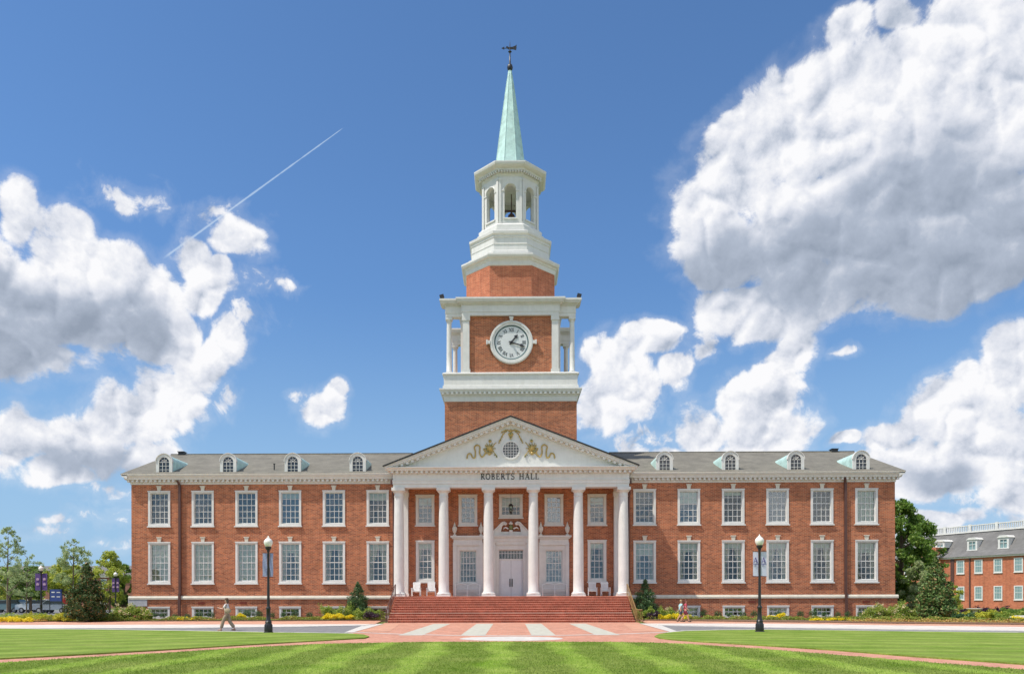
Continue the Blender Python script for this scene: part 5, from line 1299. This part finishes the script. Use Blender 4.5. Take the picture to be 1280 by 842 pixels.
def conical(loc, H, W, n, leaf, mat, label, cat='tree', nm='magnolia_tree', group=None, irregular=.12, base=.25, rng=None, pw=1.35):
    rng = rng or np.random.default_rng(int(abs(loc[0])*10)+3)
    t = thing(nm, loc, label, cat, group); L0 = t.location
    trunk(t, L0, H*.72, W*.035)
    nc = 150; z = base + (H-base)*rng.uniform(0, 1, nc)**1.25; a = rng.uniform(0, 2*PI, nc)
    prof = lambda q: np.clip((1-q**pw)**.9*(np.minimum(1, (q+.25)/.38)), .03, 1)
    q = (z-base)/(H-base); rad = W/2*prof(q)
    rr = rad*rng.uniform(.45, .92+irregular, nc)
    C = np.c_[rr*np.cos(a), rr*np.sin(a), z]; rc_ = np.maximum(.10, rad*.26)*rng.uniform(.7, 1.3, nc)
    P = clump_pts(C, rc_, int(n*.75), rng, .4)
    zc = base + (H-base)*rng.uniform(0, 1, n//4)**1.3; qc = (zc-base)/(H-base); ac = rng.uniform(0, 2*PI, n//4); rc2 = W/2*prof(qc)*rng.uniform(0, .9, n//4)
    P = np.r_[P, np.c_[rc2*np.cos(ac), rc2*np.sin(ac), zc]]
    m = leaves(P, leaf, mat, 'foliage', rng=rng); part(m, 'foliage', t, L0); return t
def broad(loc, H, W, n, leaf, mat, label, crown=.28, nc=40, nm='tree', group=None, sparse=.5, tr=.12, cat='tree', seed=None, squash=1.0, spread=1.0):
    rng = np.random.default_rng(seed if seed is not None else int(abs(loc[0])*7)+5)
    t = thing(nm, loc, label, cat, group); L0 = t.location
    z0 = H*crown; limbs = []; C = []; rad = []
    nc = int(nc*2.2); squash = squash*.68
    for i in range(nc):
        q = rng.uniform(0, 1); z = z0 + (H-z0)*q; w = W/2*math.sin(PI*min(.97, .12+.86*q))**.7*(1 - .25*q)
        a = rng.uniform(0, 2*PI); r = w*rng.uniform(.15, 1)**.6*spread
        C.append((r*math.cos(a), r*math.sin(a), z)); rad.append(rng.uniform(.10, .22)*W*(.8 if q < .8 else .6)*squash)
        if i < 22: limbs.append((max(z0*.8, z - r*.7), a, r*.95, .7))
    trunk(t, L0, H*.9, tr, .1, limbs)
    P = clump_pts(np.array(C), np.array(rad), n, rng, sparse)
    part(leaves(P, leaf, mat, 'foliage', rng=rng), 'foliage', t, L0); return t
def col(x, D, z=0.0): p = ray(x, HY)*(D/ray(x, HY).y); return (p.x, p.y, z)
# magnolias
conical(col(109, 56.5, .05), 4.3, 2.75, 13000, .08, MT['mag'], 'dark glossy conical magnolia left of the hall in the flower bed', pw=1.7)
conical(col(1170, 55.5, .05), 4.5, 2.95, 13000, .085, MT['mag_l'], 'conical magnolia with bronze tinged leaves right of the hall in the flower bed', pw=1.6)
# conical evergreens against the wall
conical(col(447.5, 60.2, .1), 2.9, 2.05, 16000, .045, MT['con'], 'conical dark evergreen against the wall left of the steps', 'shrub', 'conical_evergreen', irregular=.1, pw=1.9, base=.1)
conical(col(806.5, 60.0, .1), 3.0, 2.1, 16000, .045, MT['con'], 'conical dark evergreen against the wall right of the steps', 'shrub', 'conical_evergreen', irregular=.1, pw=1.9, base=.1)
# big trees right, behind the corner
broad(col(1126, 76), 10.9, 8.6, 26000, .15, MT['oak'], 'tall dense green tree behind the right corner of the hall', .12, 95, tr=.25, seed=4, squash=.75)
broad(col(1150, 72), 4.9, 4.4, 7000, .11, MT['oak_g'], 'small pale green tree between the hall corner and the right magnolia', .1, 26, tr=.08, seed=8)
broad(col(1188, 66), 2.9, 2.4, 3500, .08, MT['oak_y'], 'low yellow green shrub tree just right of the right magnolia', .05, 20, tr=.05, seed=9)
# left trees
broad(col(9, 74), 8.6, 4.6, 6000, .08, MT['oak_g'], 'slender sparse young tree nearest the left edge', .26, 40, sparse=.8, tr=.07, seed=21, squash=.8)
broad(col(33, 82), 6.9, 4.4, 3600, .08, MT['oak_g'], 'thin airy young tree second from the left edge', .3, 30, sparse=.8, tr=.06, seed=22, squash=.75)
broad(col(91, 80), 7.9, 4.4, 6000, .08, MT['oak_g'], 'upright young tree with airy top behind the small dark magnolia', .42, 34, sparse=.7, tr=.08, seed=23, squash=.85)
broad(col(38, 92), 5.6, 5.0, 7000, .14, MT['oak'], 'dark green tree left of the purple bannered lamp post', .34, 30, tr=.15, seed=24)
broad(col(82, 90), 6.0, 5.5, 7000, .14, MT['oak_y'], 'bright yellow green tree left of the small dark magnolia', .42, 30, tr=.12, seed=25)
broad(col(95, 96), 5.8, 4.2, 5000, .14, MT['oak_y'], 'yellow green tree directly behind the small dark magnolia', .2, 24, tr=.12, seed=26)
broad(col(137, 97), 7.6, 5.4, 7500, .13, MT['oak_y'], 'light green tree between the small magnolia and the hall corner', .2, 34, tr=.12, seed=27)
broad(col(155, 100), 6.0, 4.4, 7000, .14, MT['oak'], 'mid green tree touching the left corner of the hall', .12, 30, tr=.14, seed=28)
broad(col(12, 98), 5.6, 7.0, 6500, .15, MT['oak_y'], 'broad yellow green tree behind the slender tree at the left edge', .42, 34, tr=.14, seed=29)
broad(col(52, 112), 2.9, 3.8, 3000, .10, MT['ygr'], 'small rounded yellow green shrub behind the parked cars', .05, 18, nm='shrub', cat='shrub', tr=.04, seed=30)
broad(col(25, 108), 4.2, 6, 3500, .15, MT['oak_y'], 'low spreading yellow tree behind the white saloon car', .15, 24, tr=.1, seed=31)
broad(col(-30, 90), 8.5, 7, 5000, .15, MT['oak'], 'green tree just outside the left edge', .2, 34, tr=.15, seed=32)
# far tree line (beyond and between buildings)
for i, (x, D, h, w) in enumerate(((-60, 170, 9, 13), (12, 175, 8, 12), (60, 178, 8.4, 12), (108, 172, 9.3, 12), (150, 170, 9, 12), (190, 175, 9, 14))):
    broad(col(x, D), h, w, 4200, .26, MT['oak'], ['rounded tree far left beyond the frame edge behind the distant building', 'distant tree rising behind the roof at the left edge', 'distant tree behind the grey roof right of the bannered lamp', 'distant tree above the small dark magnolia', 'distant tree behind the lamp by the hall corner', 'distant tree hidden mostly by the left hall corner'][i], .1, 30, tr=.25, seed=60+i, group='distant trees behind the far building')
# boxwoods
def bush(loc, r, h, mat, label, leaf=.035, n=650, nm='boxwood', cat='shrub', group=None, seed=1):
    rng = np.random.default_rng(seed); nc = 12; a = rng.uniform(0, 2*PI, nc); q = rng.uniform(0, 1, nc)
    C = np.c_[r*.55*np.cos(a)*(1-q*.4), r*.55*np.sin(a)*(1-q*.4), h*(.25+.45*q)]
    P = clump_pts(C, np.full(nc, r*.48)*rng.uniform(.8, 1.2, nc), n, rng, .4); P[:, 2] = np.maximum(P[:, 2]*1.0, .02)
    t = link(nm, leaves(P, leaf, mat, nm, rng=rng), None, loc); tag(t, label, cat, group); return t
ords = ['first', 'second', 'third', 'fourth', 'fifth', 'sixth', 'seventh', 'eighth', 'ninth', 'tenth', 'eleventh', 'twelfth', 'thirteenth', 'fourteenth']
proto = None
for side, xs in (('left', [191, 203, 218, 234, 249, 264, 309, 323, 340, 355, 369, 387]), ('right', [880, 897, 912, 928, 943, 973, 1001, 1017, 1031, 1047, 1060, 1075])):
    for i, x in enumerate(xs):
        c = col(x, 60.9, .08); lab = 'small round dark boxwood against the %s wing base, %s from the %s' % (side, ords[i], 'outer corner' if side == 'left' else 'steps side')
        if proto is None: proto = bush(c, .36, .72, MT['box'], lab, .03, 700, group='boxwoods along the wing walls', seed=3); WL[proto.name] = Vector(c)
        else:
            s = RNG.uniform(.8, 1.2); o = proto.copy(); COL.objects.link(o); o.location = c; o.scale = (s, s, s*RNG.uniform(.9, 1.15)); o.rotation_euler.z = RNG.uniform(0, 6); o['label'] = lab
def mixed(loc, W, Dp, h, label, n=2200, bloom=160, mat='hyd', leaf=.07, nm='hydrangea', group=None, seed=1, fl='hydf', cat='shrub'):
    rng = np.random.default_rng(seed); t = thing(nm, loc, label, cat, group); L0 = t.location
    nc = max(10, int(W*16)); C = np.c_[rng.uniform(-W/2, W/2, nc), rng.uniform(-Dp/2, Dp/2, nc), rng.uniform(.25, .8, nc)*h]
    P = clump_pts(C, rng.uniform(.22, .38, nc)*h**.5, n, rng, .6); P[:, 2] = np.clip(P[:, 2], .02, None); P[:, 2] *= .8 + .25*np.sin(P[:, 0]*5 + seed)*np.sin(P[:, 0]*2.3 + 2*seed)
    part(leaves(P, leaf, MT[mat], 'foliage', rng=rng), 'foliage', t, L0)
    if bloom:
        nb = max(5, int(bloom/8)); B = P[rng.choice(len(P), nb)] + np.array([0, -.08, .12]); Q = np.repeat(B, 26, 0) + rng.normal(0, .065, (nb*26, 3))
        part(leaves(Q, .035, MT[fl], 'blooms', aspect=.9, rng=rng), 'blooms', t, L0)
    return t
hy = [(166, 58.6, 2.6, 1.35, 'hydrangea clump with tan pink blooms at the left corner of the hall', 'hyd'), (148, 58.4, 1.8, .9, 'hydrangea clump just left of the hall corner', 'hyd'), (125, 57.9, 1.6, .6, 'low green shrub clump right of the small dark magnolia', 'hyd'),
      (422, 59.6, 2.2, 1.45, 'hydrangea clump left of the conical evergreen beside the steps', 'hyd'), (450, 59.0, 1.9, 1.2, 'hydrangea clump in front of the left conical evergreen', 'hyd'), (471, 59.2, 1.6, 1.05, 'hydrangea clump between the left evergreen and the stair railing', 'hyd'),
      (796, 58.9, 1.1, .95, 'leafy green shrub between the stair railing and right evergreen', 'hyd'), (820, 59.2, 1.6, 1.05, 'hydrangea clump right of the right conical evergreen', 'hyd'), (838, 59.6, 1.4, .95, 'pale hydrangea clump behind the yellow flowers near the walking pair', 'hyd'),
      (1093, 58.4, 1.8, 1.2, 'hydrangea clump before the last basement window on the right wing', 'hyd'), (1114, 58.0, 1.9, 1.6, 'tall hydrangea clump at the right corner of the hall', 'hyd'), (1137, 57.0, 1.9, 1.4, 'hydrangea clump with orange tints left of the right magnolia', 'hyd'),
      (1196, 55.0, 2.0, .95, 'yellow green leafy clump right of the right magnolia', 'ygr'), (1236, 54.0, 1.9, .9, 'bright yellow green shrub right of the birdbath', 'ygr'), (1256, 53.5, 1.6, .85, 'bright green shrub near the boulder on the right', 'hyd'), (1206, 52.8, 1.2, .7, 'blue green low shrub left of the birdbath', 'box')]
for i, (x, D, w, h, lab, mt) in enumerate(hy):
    mixed(col(x, D, .08), w, .9, h, lab, int(1400*w), 150 if mt == 'hyd' and 'green' not in lab else 0, mt, .06, 'hydrangea' if mt == 'hyd' and 'hydrangea' in lab else 'shrub', seed=100+i)
yl = [(424, 58.4, 2.5, .55, 'wide mass of bright yellow flowers left of the steps', 'yel'), (844, 58.3, 2.3, .55, 'wide mass of bright yellow flowers before the walking pair', 'yel'), (300, 59.4, .9, .5, 'small yellow flower clump behind the walking woman', 'yel'), (970, 59.2, 1.5, .45, 'yellow flower clump right of the right lamp post', 'yel'),
      (1037, 54.6, 2.4, .22, 'low strip of yellow flowers by the kerb below the right downspout', 'yel'), (1275, 51.5, 1.6, .4, 'yellow flower clump at the right edge of the photo', 'yel'), (18, 55.8, 2.6, .42, 'low golden yellow flowers at the left edge of the bed', 'yel'),
      (40, 57.6, 2.4, .62, 'large yellow green shrub mass below the bannered lamp post', 'ygr'), (68, 57.4, 2.4, .6, 'yellow green shrub mass left of the small dark magnolia', 'ygr'), (82, 56.6, 1.2, .8, 'pale golden shrub at the foot of the small dark magnolia', 'ygr'), (12, 58.2, 1.8, .6, 'grey green mounded shrub near the left edge', 'oak_g'), (233, 58.4, 1.2, .3, 'small low yellow flower patch near the left downspout', 'yel')]
for i, (x, D, w, h, lab, mt) in enumerate(yl):
    mixed(col(x, D, .08), w, .8, h*.95, lab, int(1500*w), 0, mt, .05, 'flower_clump' if mt == 'yel' else 'shrub', seed=200+i, cat='flowers' if mt == 'yel' else 'shrub')
mixed(col(464.5, 58.2, .08), .8, .5, .75, 'small dark purple leaved shrub left of the stair railing', 900, 0, 'pur', .05, 'shrub', seed=301)
mixed(col(816, 58.3, .08), .8, .5, .65, 'small dark purple shrub at the foot of the right evergreen', 800, 0, 'pur', .05, 'shrub', seed=302)
mixed(col(1205, 74, 0), 2.6, .8, .8, 'dark purple hedge left of the downspout of the orange brick building', 1800, 0, 'pur', .08, 'hedge', seed=303, cat='hedge')
mixed(col(1241, 74, 0), 3.0, .8, .95, 'dark purple hedge below the right windows of the orange brick building', 2200, 0, 'pur', .08, 'hedge', seed=304, cat='hedge')
mixed(col(1272, 66, 0), 2.2, 1.2, .9, 'rounded bright green shrub at the right edge behind the boulder', 2400, 0, 'oak', .07, 'shrub', seed=305)
mixed(col(1120, 62.5, 0), .7, .5, 1.3, 'dark narrow shrub just beyond the right hall corner', 700, 0, 'box', .06, 'shrub', seed=306)
# ground cover strips (uncountable)
def cover(name, pts_px, n, mat, leaf, h, label, seed):
    rng = np.random.default_rng(seed); out = []
    for (x0, x1, D0, D1, w) in pts_px:
        a = col(x0, D0); b_ = col(x1, D1); m = int(n*w); s = rng.uniform(0, 1, m); j = rng.uniform(-.5, .5, m)
        z = rng.uniform(0, 1, m)*h*(.5 + .5*np.sin(s*40+seed)*np.sin(s*13+2*seed)*.9)
        out.append(np.c_[a[0]+(b_[0]-a[0])*s, a[1]+(b_[1]-a[1])*s + j*1.3, .10 + np.abs(z)])
    P = np.concatenate(out); o = link(name, leaves(P, leaf, MT[mat], name, rng=rng)); tag(kind(o, 'stuff'), label, 'ground cover')
cover('ground_cover', [(176, 482, 58.7, 58.7, .35), (797, 900, 58.7, 58.3, .12), (900, 1040, 58.3, 55.0, .14), (1040, 1112, 55.0, 54.0, .1), (0, 176, 57.3, 58.4, .3), (1105, 1285, 55.0, 49.5, .5)], 42000, 'gcov', .05, .38, 'low mixed green ground cover plants along the front edges of the flower beds', 5)
cover('orange_flowers', [(215, 270, 58.5, 58.5, .08), (0, 60, 56.6, 57.0, .12), (1060, 1210, 52.6, 50.6, .4), (1210, 1285, 50.6, 48.8, .15)], 9000, 'org', .045, .25, 'low orange and rust coloured flowers edging the flower beds', 6)
cover('grassy_plants', [(1185, 1285, 56.5, 53, .5), (1120, 1160, 60, 60, .2), (0, 160, 60, 61, .6)], 12000, 'hyd', .07, .6, 'loose leafy perennials filling the back of the side flower beds', 8)
# ------------------------------------------------------------------ sky, sun, camera
w = bpy.data.worlds.new('World'); SC.world = w; w.use_nodes = True; nt = w.node_tree; nt.nodes.clear()
w.cycles.sampling_method = 'MANUAL'; w.cycles.sample_map_resolution = 512
out = N(nt, 'ShaderNodeOutputWorld')
sunv = Vector((-.52, -.25, 1.0)).normalized(); el = math.asin(sunv.z); azr = math.atan2(sunv.x, sunv.y)
sky = N(nt, 'ShaderNodeTexSky', sky_type='NISHITA'); sky.sun_disc = False; sky.sun_elevation = el; sky.sun_rotation = azr % (2*PI)
sky.air_density = 1.0; sky.dust_density = .15; sky.ozone_density = 2.0
tc = N(nt, 'ShaderNodeTexCoord'); D = tc.outputs['Generated']
sep = N(nt, 'ShaderNodeSeparateXYZ'); L(nt, D, sep.inputs[0])
def M(op, a=None, b=None, c=None, clamp=False):
    n = N(nt, 'ShaderNodeMath', operation=op); n.use_clamp = clamp
    for i, q in enumerate((a, b, c)):
        if q is None: continue
        if isinstance(q, (int, float)): n.inputs[i].default_value = q
        else: L(nt, q, n.inputs[i])
    return n.outputs[0]
def MR(v, a, b, c, d, it='SMOOTHSTEP'):
    n = N(nt, 'ShaderNodeMapRange', interpolation_type=it)
    for i, q in enumerate((v, a, b, c, d)):
        if isinstance(q, (int, float)): n.inputs[i].default_value = q
        else: L(nt, q, n.inputs[i])
    return n.outputs[0]
az = M('ARCTAN2', sep.outputs[0], sep.outputs[1]); zc = M('MINIMUM', M('MAXIMUM', sep.outputs[2], -1.0), 1.0); elv = M('ARCSINE', zc)
cmb = N(nt, 'ShaderNodeCombineXYZ'); L(nt, az, cmb.inputs[0]); L(nt, elv, cmb.inputs[1])
def noise(vec, scale, detail, rough, dist=0.0, lac=2.0):
    n = N(nt, 'ShaderNodeTexNoise'); n.inputs['Scale'].default_value = scale; n.inputs['Detail'].default_value = detail; n.inputs['Roughness'].default_value = rough; n.inputs['Distortion'].default_value = dist; n.inputs['Lacunarity'].default_value = lac
    L(nt, vec, n.inputs['Vector']); return n
def ae(x, y):
    d = ray(x, y).normalized(); return math.atan2(d.x, d.y), math.asin(d.z)
def blobset(blobs, k=.12):
    acc = None
    for x, y, rx, ry in blobs:
        a, e = ae(x, y); ra = abs(ae(x+rx, y)[0]-ae(x-rx, y)[0])/2; re = abs(ae(x, y+ry)[1]-ae(x, y-ry)[1])/2
        m = N(nt, 'ShaderNodeVectorMath', operation='MULTIPLY_ADD'); L(nt, W, m.inputs[0]); m.inputs[1].default_value = (1/ra, 1/re, 0); m.inputs[2].default_value = (-a/ra, -e/re, 0)
        l = N(nt, 'ShaderNodeVectorMath', operation='LENGTH'); L(nt, m.outputs[0], l.inputs[0])
        v = l.outputs['Value']
        acc = v if acc is None else M('SMOOTH_MIN', acc, v, k)
    return M('SUBTRACT', 1.0, acc)

# cloud masks, as (direction of pixel centre, half sizes) turned into azimuth and elevation
BR = [(1240,60,120,120),(1150,120,110,95),(1060,130,75,75),(1180,190,170,120),(1000,180,90,80),(930,230,70,65),(905,275,45,52),(1010,290,120,90),(1150,290,150,85),(1260,270,110,95),(1080,350,160,55),(945,388,75,38),(905,392,35,28),
 (1045,58,30,34),(1115,35,30,34),(1200,15,50,40),(918,330,42,46),(1010,395,80,32),(1200,340,120,50),(960,150,60,50),(1060,210,100,80),(1130,240,130,90),(1000,260,90,60),(920,330,40,40),
 (985,445,38,26),(930,490,42,32),(945,530,55,42),(878,520,34,32),(862,553,60,18),(965,480,38,35),
 (1055,556,22,10),(1115,556,38,20),(1165,530,45,38),(1205,510,42,42),(1250,480,42,42),(1285,450,40,40),(1235,560,80,50),(1150,590,80,35),(1280,620,70,26),(1170,650,50,14),
 (770,465,44,42),(815,425,34,26),(835,460,24,24),(750,505,34,36),(790,490,38,28),(742,455,22,26),(832,412,18,16)]
BLF = [(18,265,34,38),(-5,330,85,60),(80,320,70,55),(150,335,62,52),(192,365,38,48),(55,390,115,62),(165,400,62,38),(20,445,75,30),(95,275,34,24),
 (300,306,44,34),(240,328,32,34),(255,365,44,24),(212,398,30,28),(275,345,22,16),
 (268,425,38,32),(235,452,42,38),(200,490,50,38),(150,520,68,42),(92,545,66,38),(60,580,44,20),(180,560,55,25),(12,540,32,36),(410,518,34,22),(428,503,20,14)]
SMALL_L = [(319,362,20,26),(163,237,46,20),(196,250,26,18),(54,663,36,15),(66,648,26,9),(150,640,38,24),(140,680,30,14),(100,634,22,10),(345,372,14,10),(384,495,14,9),(282,490,16,20),(110,602,70,18),(285,280,36,26),(122,498,34,30),(300,400,30,20)]
SMALL_R = [(1262,655,70,22),(1190,620,60,22),(870,430,24,20),(812,540,60,24),(1060,450,16,8)]
GRR = [(1120,345,190,75),(1010,330,110,70),(1240,330,120,90),(940,330,70,50),(1240,230,80,60),(1180,600,40,16),(1110,250,90,50)]
GRL = [(60,400,120,55),(10,440,80,50),(150,395,60,40),(-10,370,60,50),(110,570,70,22)]
def noise(vec, scale, detail, rough, dist=0.0):
    n = N(nt, 'ShaderNodeTexNoise'); n.inputs['Scale'].default_value = scale; n.inputs['Detail'].default_value = detail; n.inputs['Roughness'].default_value = rough; n.inputs['Distortion'].default_value = dist
    L(nt, vec, n.inputs['Vector']); return n
def offs(v, d):
    n = N(nt, 'ShaderNodeVectorMath', operation='ADD'); L(nt, v, n.inputs[0]); n.inputs[1].default_value = d; return n.outputs[0]
def billow(v, sc, det):
    n = N(nt, 'ShaderNodeTexNoise', noise_type='RIDGED_MULTIFRACTAL'); n.normalize = False
    n.inputs['Scale'].default_value = sc; n.inputs['Detail'].default_value = det; n.inputs['Roughness'].default_value = .55; n.inputs['Offset'].default_value = .9; n.inputs['Gain'].default_value = 1.2
    L(nt, v, n.inputs['Vector']); return n.outputs[0]
def dot(v):
    n = N(nt, 'ShaderNodeVectorMath', operation='DOT_PRODUCT'); L(nt, D, n.inputs[0]); n.inputs[1].default_value = v; return n.outputs['Value']
def clearsky():
    ss = N(nt, 'ShaderNodeVectorMath', operation='MULTIPLY'); L(nt, sky.outputs[0], ss.inputs[0]); ss.inputs[1].default_value = (.098, .130, .158)
    s2 = N(nt, 'ShaderNodeVectorMath', operation='SCALE'); L(nt, ss.outputs[0], s2.inputs[0]); L(nt, MR(sep.outputs[2], -.05, .45, .66, 1), s2.inputs['Scale'])
    hz = N(nt, 'ShaderNodeMix', data_type='RGBA'); L(nt, MR(sep.outputs[2], .0, .38, .85, 0), hz.inputs[0]); L(nt, s2.outputs[0], hz.inputs['A']); hz.inputs['B'].default_value = (.36, .57, .83, 1)
    return hz.outputs['Result']
def colourramp(lit):
    cr = N(nt, 'ShaderNodeValToRGB'); e = cr.color_ramp.elements
    e[0].position = 0; e[0].color = (.30, .355, .45, 1); e[1].position = 1; e[1].color = (.97, .97, .99, 1)
    q = e.new(.35); q.color = (.44, .50, .61, 1); q = e.new(.7); q.color = (.74, .77, .85, 1)
    L(nt, lit, cr.inputs[0]); return cr.outputs[0]
def bgshader(alpha, col, base):
    c2 = N(nt, 'ShaderNodeMix', data_type='RGBA'); L(nt, alpha, c2.inputs[0]); L(nt, base, c2.inputs['A']); L(nt, col, c2.inputs['B'])
    b_ = N(nt, 'ShaderNodeBackground'); L(nt, c2.outputs['Result'], b_.inputs[0]); return b_.outputs[0]
def front(blobs, small, greys, contrail=False):
    global W
    wn = noise(D, 5.0, 3, .55)
    wv = N(nt, 'ShaderNodeVectorMath', operation='MULTIPLY_ADD'); L(nt, wn.outputs['Color'], wv.inputs[0]); wv.inputs[1].default_value = (.12, .12, 0); wv.inputs[2].default_value = (-.06, -.06, 0)
    wp = N(nt, 'ShaderNodeVectorMath', operation='ADD'); L(nt, cmb.outputs[0], wp.inputs[0]); L(nt, wv.outputs[0], wp.inputs[1]); W = wp.outputs[0]
    m0 = blobset(blobs)
    nA = noise(D, 15.0, 10, .63, .25).outputs[0]; nB = noise(offs(D, (-.011, 0, .016)), 15.0, 9, .62).outputs[0]
    bA = billow(D, 21.0, 7.0); bB = billow(offs(D, (-.005, 0, .008)), 21.0, 6.0)
    d0 = M('MULTIPLY_ADD', m0, 1.45, .06); d0 = M('ADD', d0, M('MULTIPLY', M('SUBTRACT', nA, .5), 2.7)); d0 = M('ADD', d0, M('MULTIPLY', M('SUBTRACT', .8, bA), .22))
    W = wp.outputs[0]; ms = blobset(small, .2); nF = noise(D, 30.0, 7, .62, .4).outputs[0]
    d1 = M('ADD', M('MULTIPLY', M('MINIMUM', ms, .6), 1.1), M('MULTIPLY_ADD', nF, 4.4, -2.55))
    dens = M('MAXIMUM', d0, M('MULTIPLY', d1, .6))
    alpha = MR(dens, -.10, .40, 0, 1); veil = MR(dens, -.6, .1, 0, .14)
    alpha = M('MAXIMUM', alpha, veil)
    g0 = blobset(greys, .4); grey = MR(M('MULTIPLY_ADD', nA, 1.3, M('ADD', g0, -.65)), -.45, .6, 0, 1)
    rel_ = M('ADD', M('MULTIPLY', M('SUBTRACT', bB, bA), .38), M('MULTIPLY', M('SUBTRACT', nA, nB), 1.9))
    rel_ = M('MULTIPLY', rel_, M('MULTIPLY_ADD', grey, -.4, 1.0))
    lit = M('MULTIPLY_ADD', nA, -.3, M('MULTIPLY_ADD', rel_, .95, .97)); lit = M('SUBTRACT', lit, M('MULTIPLY', grey, .56)); lit = M('MINIMUM', M('MAXIMUM', lit, .0), 1.0)
    base = clearsky()
    if contrail:
        da, db = ray(205, 322).normalized(), ray(431, 159).normalized(); nn = da.cross(db).normalized(); mid = (da+db).normalized(); tdir = (db-da).normalized()
        nc_ = noise(D, 90, 3, .6).outputs[0]
        dist = M('ADD', M('ABSOLUTE', dot(nn)), M('MULTIPLY_ADD', nc_, .0012, -.0006)); al = dot(tdir); hl = (db-da).length/2
        wdt = MR(al, -hl, hl, .0016, .0006, 'LINEAR')
        cb_ = M('MULTIPLY', MR(M('DIVIDE', dist, wdt), .2, 1.1, .55, 0), M('MULTIPLY', MR(al, -hl*1.02, -hl*.9, 0, 1), MR(al, hl*.96, hl*1.0, 1, 0)))
        c1 = N(nt, 'ShaderNodeMix', data_type='RGBA'); L(nt, cb_, c1.inputs[0]); L(nt, base, c1.inputs['A']); c1.inputs['B'].default_value = (.62, .78, .95, 1); base = c1.outputs['Result']
    return bgshader(alpha, colourramp(lit), base)
def mixsh(f, a, b_):
    n = N(nt, 'ShaderNodeMixShader'); L(nt, f, n.inputs[0]); L(nt, a, n.inputs[1]); L(nt, b_, n.inputs[2]); return n.outputs[0]
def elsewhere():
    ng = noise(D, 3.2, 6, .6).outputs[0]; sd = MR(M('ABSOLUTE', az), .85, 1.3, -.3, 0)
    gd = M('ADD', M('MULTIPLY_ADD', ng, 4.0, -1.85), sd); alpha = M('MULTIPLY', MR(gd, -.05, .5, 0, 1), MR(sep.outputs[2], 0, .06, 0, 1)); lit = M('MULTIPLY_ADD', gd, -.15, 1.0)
    cc = N(nt, 'ShaderNodeVectorMath', operation='SCALE'); L(nt, colourramp(lit), cc.inputs[0]); cc.inputs['Scale'].default_value = 1.3  # unseen clouds outside the view, brightened to fill the shade
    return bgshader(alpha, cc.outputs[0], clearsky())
fr = mixsh(M('GREATER_THAN', az, ae(585, 400)[0]), front(BLF, SMALL_L, GRL, True), front(BR, SMALL_R, GRR))
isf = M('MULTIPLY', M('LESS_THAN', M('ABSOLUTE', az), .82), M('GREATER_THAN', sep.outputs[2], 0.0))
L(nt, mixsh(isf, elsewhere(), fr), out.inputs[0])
sl_ = bpy.data.lights.new('sun', 'SUN'); sl_.energy = 4.6; sl_.angle = R(.55); sl_.color = (1, .94, .84)
so = bpy.data.objects.new('sun', sl_); COL.objects.link(so); so.rotation_euler = sunv.to_track_quat('Z', 'Y').to_euler(); so.location = (-40, -20, 80)
cam = bpy.data.cameras.new('camera'); co = bpy.data.objects.new('camera', cam); COL.objects.link(co); SC.camera = co
co.location = (0, 0, CZ); cam.sensor_width = 36; cam.lens = 36*F/1280; cam.clip_end = 9000; cam.clip_start = .1
cam.shift_x = (640-CX)/1280; cam.shift_y = (HY-421)/1280
co.rotation_euler = (Matrix.Rotation(YAW, 4, 'Z') @ Matrix.Rotation(R(90), 4, 'X') @ Matrix.Rotation(R(-ROLL), 4, 'Z')).to_euler()
SC.view_settings.view_transform = 'Standard'; SC.view_settings.look = 'None'; SC.view_settings.exposure = EXPO; SC.view_settings.gamma = 1
SC.cycles.max_bounces = 6; SC.cycles.transparent_max_bounces = 10; SC.cycles.use_denoising = True
